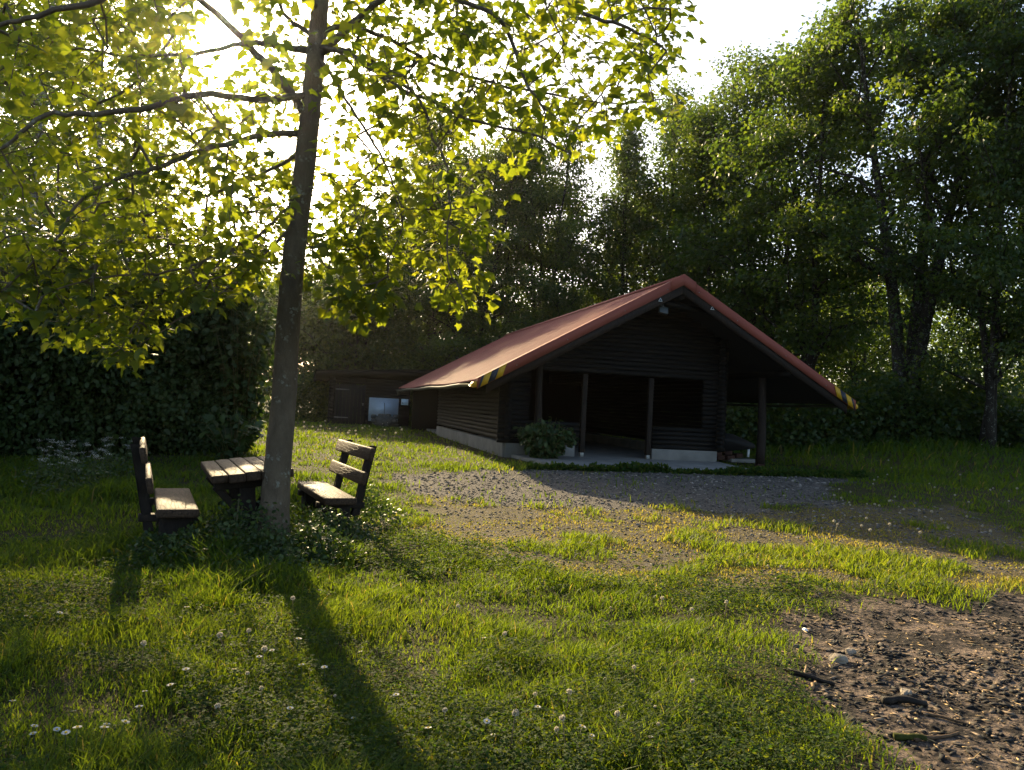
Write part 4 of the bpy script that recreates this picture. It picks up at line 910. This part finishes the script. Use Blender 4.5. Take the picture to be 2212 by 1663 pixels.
# ------------------------------------------------------------------ flowers
def daisy(seed):
    r = np.random.default_rng(seed); root = empty('daisy', (0, 0, 0)); v = MB(); v.tube([(0, 0, 0), (.004, .002, .05), (.006, .0, .1)], .0014, 5, .0); v.build('stem', M_STEM, root)
    h = MB(); n = 15; a = np.arange(n)/n*6.283; P = np.tile([.006, 0, .101], (n, 1)); tip = np.stack([np.cos(a), np.sin(a), .25+.1*r.normal(size=n)], 1)
    h.leaves(P, tip, np.tile([0, 0, 1.], (n, 1)), np.full(n, .014), *LEAF_Q, r.random(n)); f = h.build('petals', M_PETAL, root)
    c = MB(); c.tube([(.006, 0, .1), (.006, 0, .106)], [.005, .0035], 8); c.build('flower_centre', M_YCEN, f); return root
def dandelion(seed):
    r = np.random.default_rng(seed); root = empty('dandelion_clock', (0, 0, 0)); v = MB(); v.tube([(0, 0, 0), (.01*r.normal(), .01*r.normal(), .1), (.012*r.normal(), .01, .2)], .002, 5, .8); st = v.build('stem', M_STEM, root)
    top = np.array(st.data.vertices[-1].co[:]); h = MB(); n = 90; d = unit(r.normal(size=(n, 3))); d = d[d[:, 2] > -.6]; n = len(d)
    h.leaves(top+d*.005, unit(d+.25*r.normal(size=d.shape)), unit(np.cross(d, r.normal(size=d.shape))), np.full(n, .011), *LEAF_Q, r.random(n)); h.build('seed_head', M_FLUFF, root); return root
r = np.random.default_rng(81)
prot = daisy(1); used = [False]
def put(root, flag, x, y, s, label, cat, group):
    o = root if not flag[0] else copy_tree(root); flag[0] = True
    o.location = (x, y, gz(x, y)); o.rotation_euler = (r.normal()*.16, r.normal()*.16, r.random()*6.28); o.scale = (s, s, s); tag(o, label, cat, group)
DP = [(20, 1575), (50, 1632), (80, 1640), (112, 1628), (140, 1650), (215, 1628), (235, 1632), (160, 1652), (300, 1600), (210, 1655), (310, 1542), (400, 1508), (398, 1358), (155, 1590), (375, 1540), (488, 1415), (500, 1495), (655, 1490), (700, 1500), (785, 1445), (640, 1432), (560, 1470), (590, 1452), (860, 1560), (1050, 1420), (1040, 1610), (1070, 1640), (1240, 1635), (1260, 1645), (1270, 1640), (1405, 1642), (930, 1640), (60, 1368), (115, 1370), (735, 1350), (760, 1600), (620, 1590), (1155, 1585)]
for q, (px, py) in enumerate(DP):
    p = G(px, min(py, 1660)); put(prot, used, p[0], p[1], 1.0+.5*r.random(), 'white daisy open in the foreground grass, one of a loose scatter', 'flower', 'white daisies in the foreground grass')
pd = dandelion(2); used = [False]
DD = [(640, 1330), (545, 1410), (530, 1500), (545, 1468), (505, 1440), (970, 1230), (985, 1345), (1105, 1415), (1320, 1325), (1410, 1330), (1310, 1490), (1375, 1490), (1215, 1555), (1220, 1640), (1150, 1540), (1330, 1605), (1500, 1350), (1505, 1520), (1560, 1340), (1690, 1250), (1660, 1235), (1600, 1265), (290, 1455), (575, 1525), (735, 1530), (500, 1580), (960, 1580), (1430, 1560), (1415, 1600), (1100, 1640), (1215, 1650)]
for px, py in DD:
    p = G(px, min(py+22, 1655)); put(pd, used, p[0], p[1], .55+.7*r.random(), 'pale dandelion clock on a stalk in the foreground grass', 'dandelion', 'dandelion clocks in the foreground grass')
for q in range(48):
    px = 1780+430*r.random(); py = 1010+180*r.random()**.8
    p = G(px, py); put(pd, used, p[0], p[1], 1.0+.5*r.random(), 'pale dandelion clock in the shaded grass at the right', 'dandelion', 'dandelion clocks in the shaded right meadow')
for q in range(40):
    px = 645+250*r.random(); py = 928+60*r.random()
    p = G(px, py); put(pd, used, p[0], p[1], 1.3+.9*r.random(), 'pale dandelion clock in the grass in front of the shed', 'dandelion', 'dandelion clocks in front of the shed')
# cow parsley by the hedge
def parsley(seed):
    r = np.random.default_rng(seed); root = empty('cow_parsley', (0, 0, 0)); v = MB(); um = MB()
    for q in range(6):
        a = r.random()*6.28; top = np.array([.3*math.cos(a)*r.random(), .3*math.sin(a)*r.random(), .62+.3*r.random()]); v.tube([(0, 0, 0), (top[0]*.3, top[1]*.3, .35), top], [.005, .004, .002], 5, .1)
        n = 34; d = r.normal(0, .034, (n, 3))*np.array([1, 1, .25]); um.leaves(top+d, unit(r.normal(size=(n, 3))), unit(np.array([0, 0, 1.])+r.normal(0, .3, (n, 3))), np.full(n, .013), *LEAF_Q, r.random(n))
    lv = MB(); n = 160; P = np.stack([r.normal(0, .16, n), r.normal(0, .16, n), .1+.4*r.random(n)], 1); lv.leaves(P, unit(r.normal(size=(n, 3))), unit(np.array([0, -.2, .8])+r.normal(0, .4, (n, 3))), .06*(.5+r.random(n)), *LEAF_O, r.random(n))
    v.build('stems', M_STEM, root); um.build('flower_umbels', M_PETAL, root)['kind'] = 'stuff'; lv.build('foliage', M_HEDGE, root)['kind'] = 'stuff'; return root
pp = [parsley(3), parsley(4)]; used2 = [[False], [False]]
for q, (px, py) in enumerate([(70, 1075), (95, 1050), (130, 1060), (165, 1045), (190, 1065), (215, 1050), (240, 1040), (110, 1085), (265, 1030), (150, 1030)]):
    p = G(px, py); k = q % 2; put(pp[k], used2[k], p[0], p[1], .6+.25*r.random(), 'white umbel flowered cow parsley in the shade at the foot of the hedge', 'wild flower', 'cow parsley along the foot of the hedge')

# ------------------------------------------------------------------ evening haze, added to imitate the lens glare round the sun
hm = bpy.data.materials.new('haze'); hm.use_nodes = True; hn = hm.node_tree; hn.nodes.clear()
ho = hn.nodes.new('ShaderNodeOutputMaterial'); hv = hn.nodes.new('ShaderNodeVolumePrincipled'); hv.inputs['Density'].default_value = .00022; hv.inputs['Color'].default_value = (.97, .95, .92, 1); hv.inputs['Anisotropy'].default_value = .93
hn.links.new(hv.outputs[0], ho.inputs['Volume'])
v = MB(); x0_, x1_, y0_, y1_ = gx[0]-2, gx[-1]+2, gy[0]-2, gy[-1]+2
v.box(((x0_+x1_)/2, (y0_+y1_)/2, 11.5), (x1_-x0_, y1_-y0_, 26)); hz = v.build('haze', hm); tag(hz, 'thin warm evening haze, added to imitate the glare veil round the sun', 'haze', None, 'stuff')
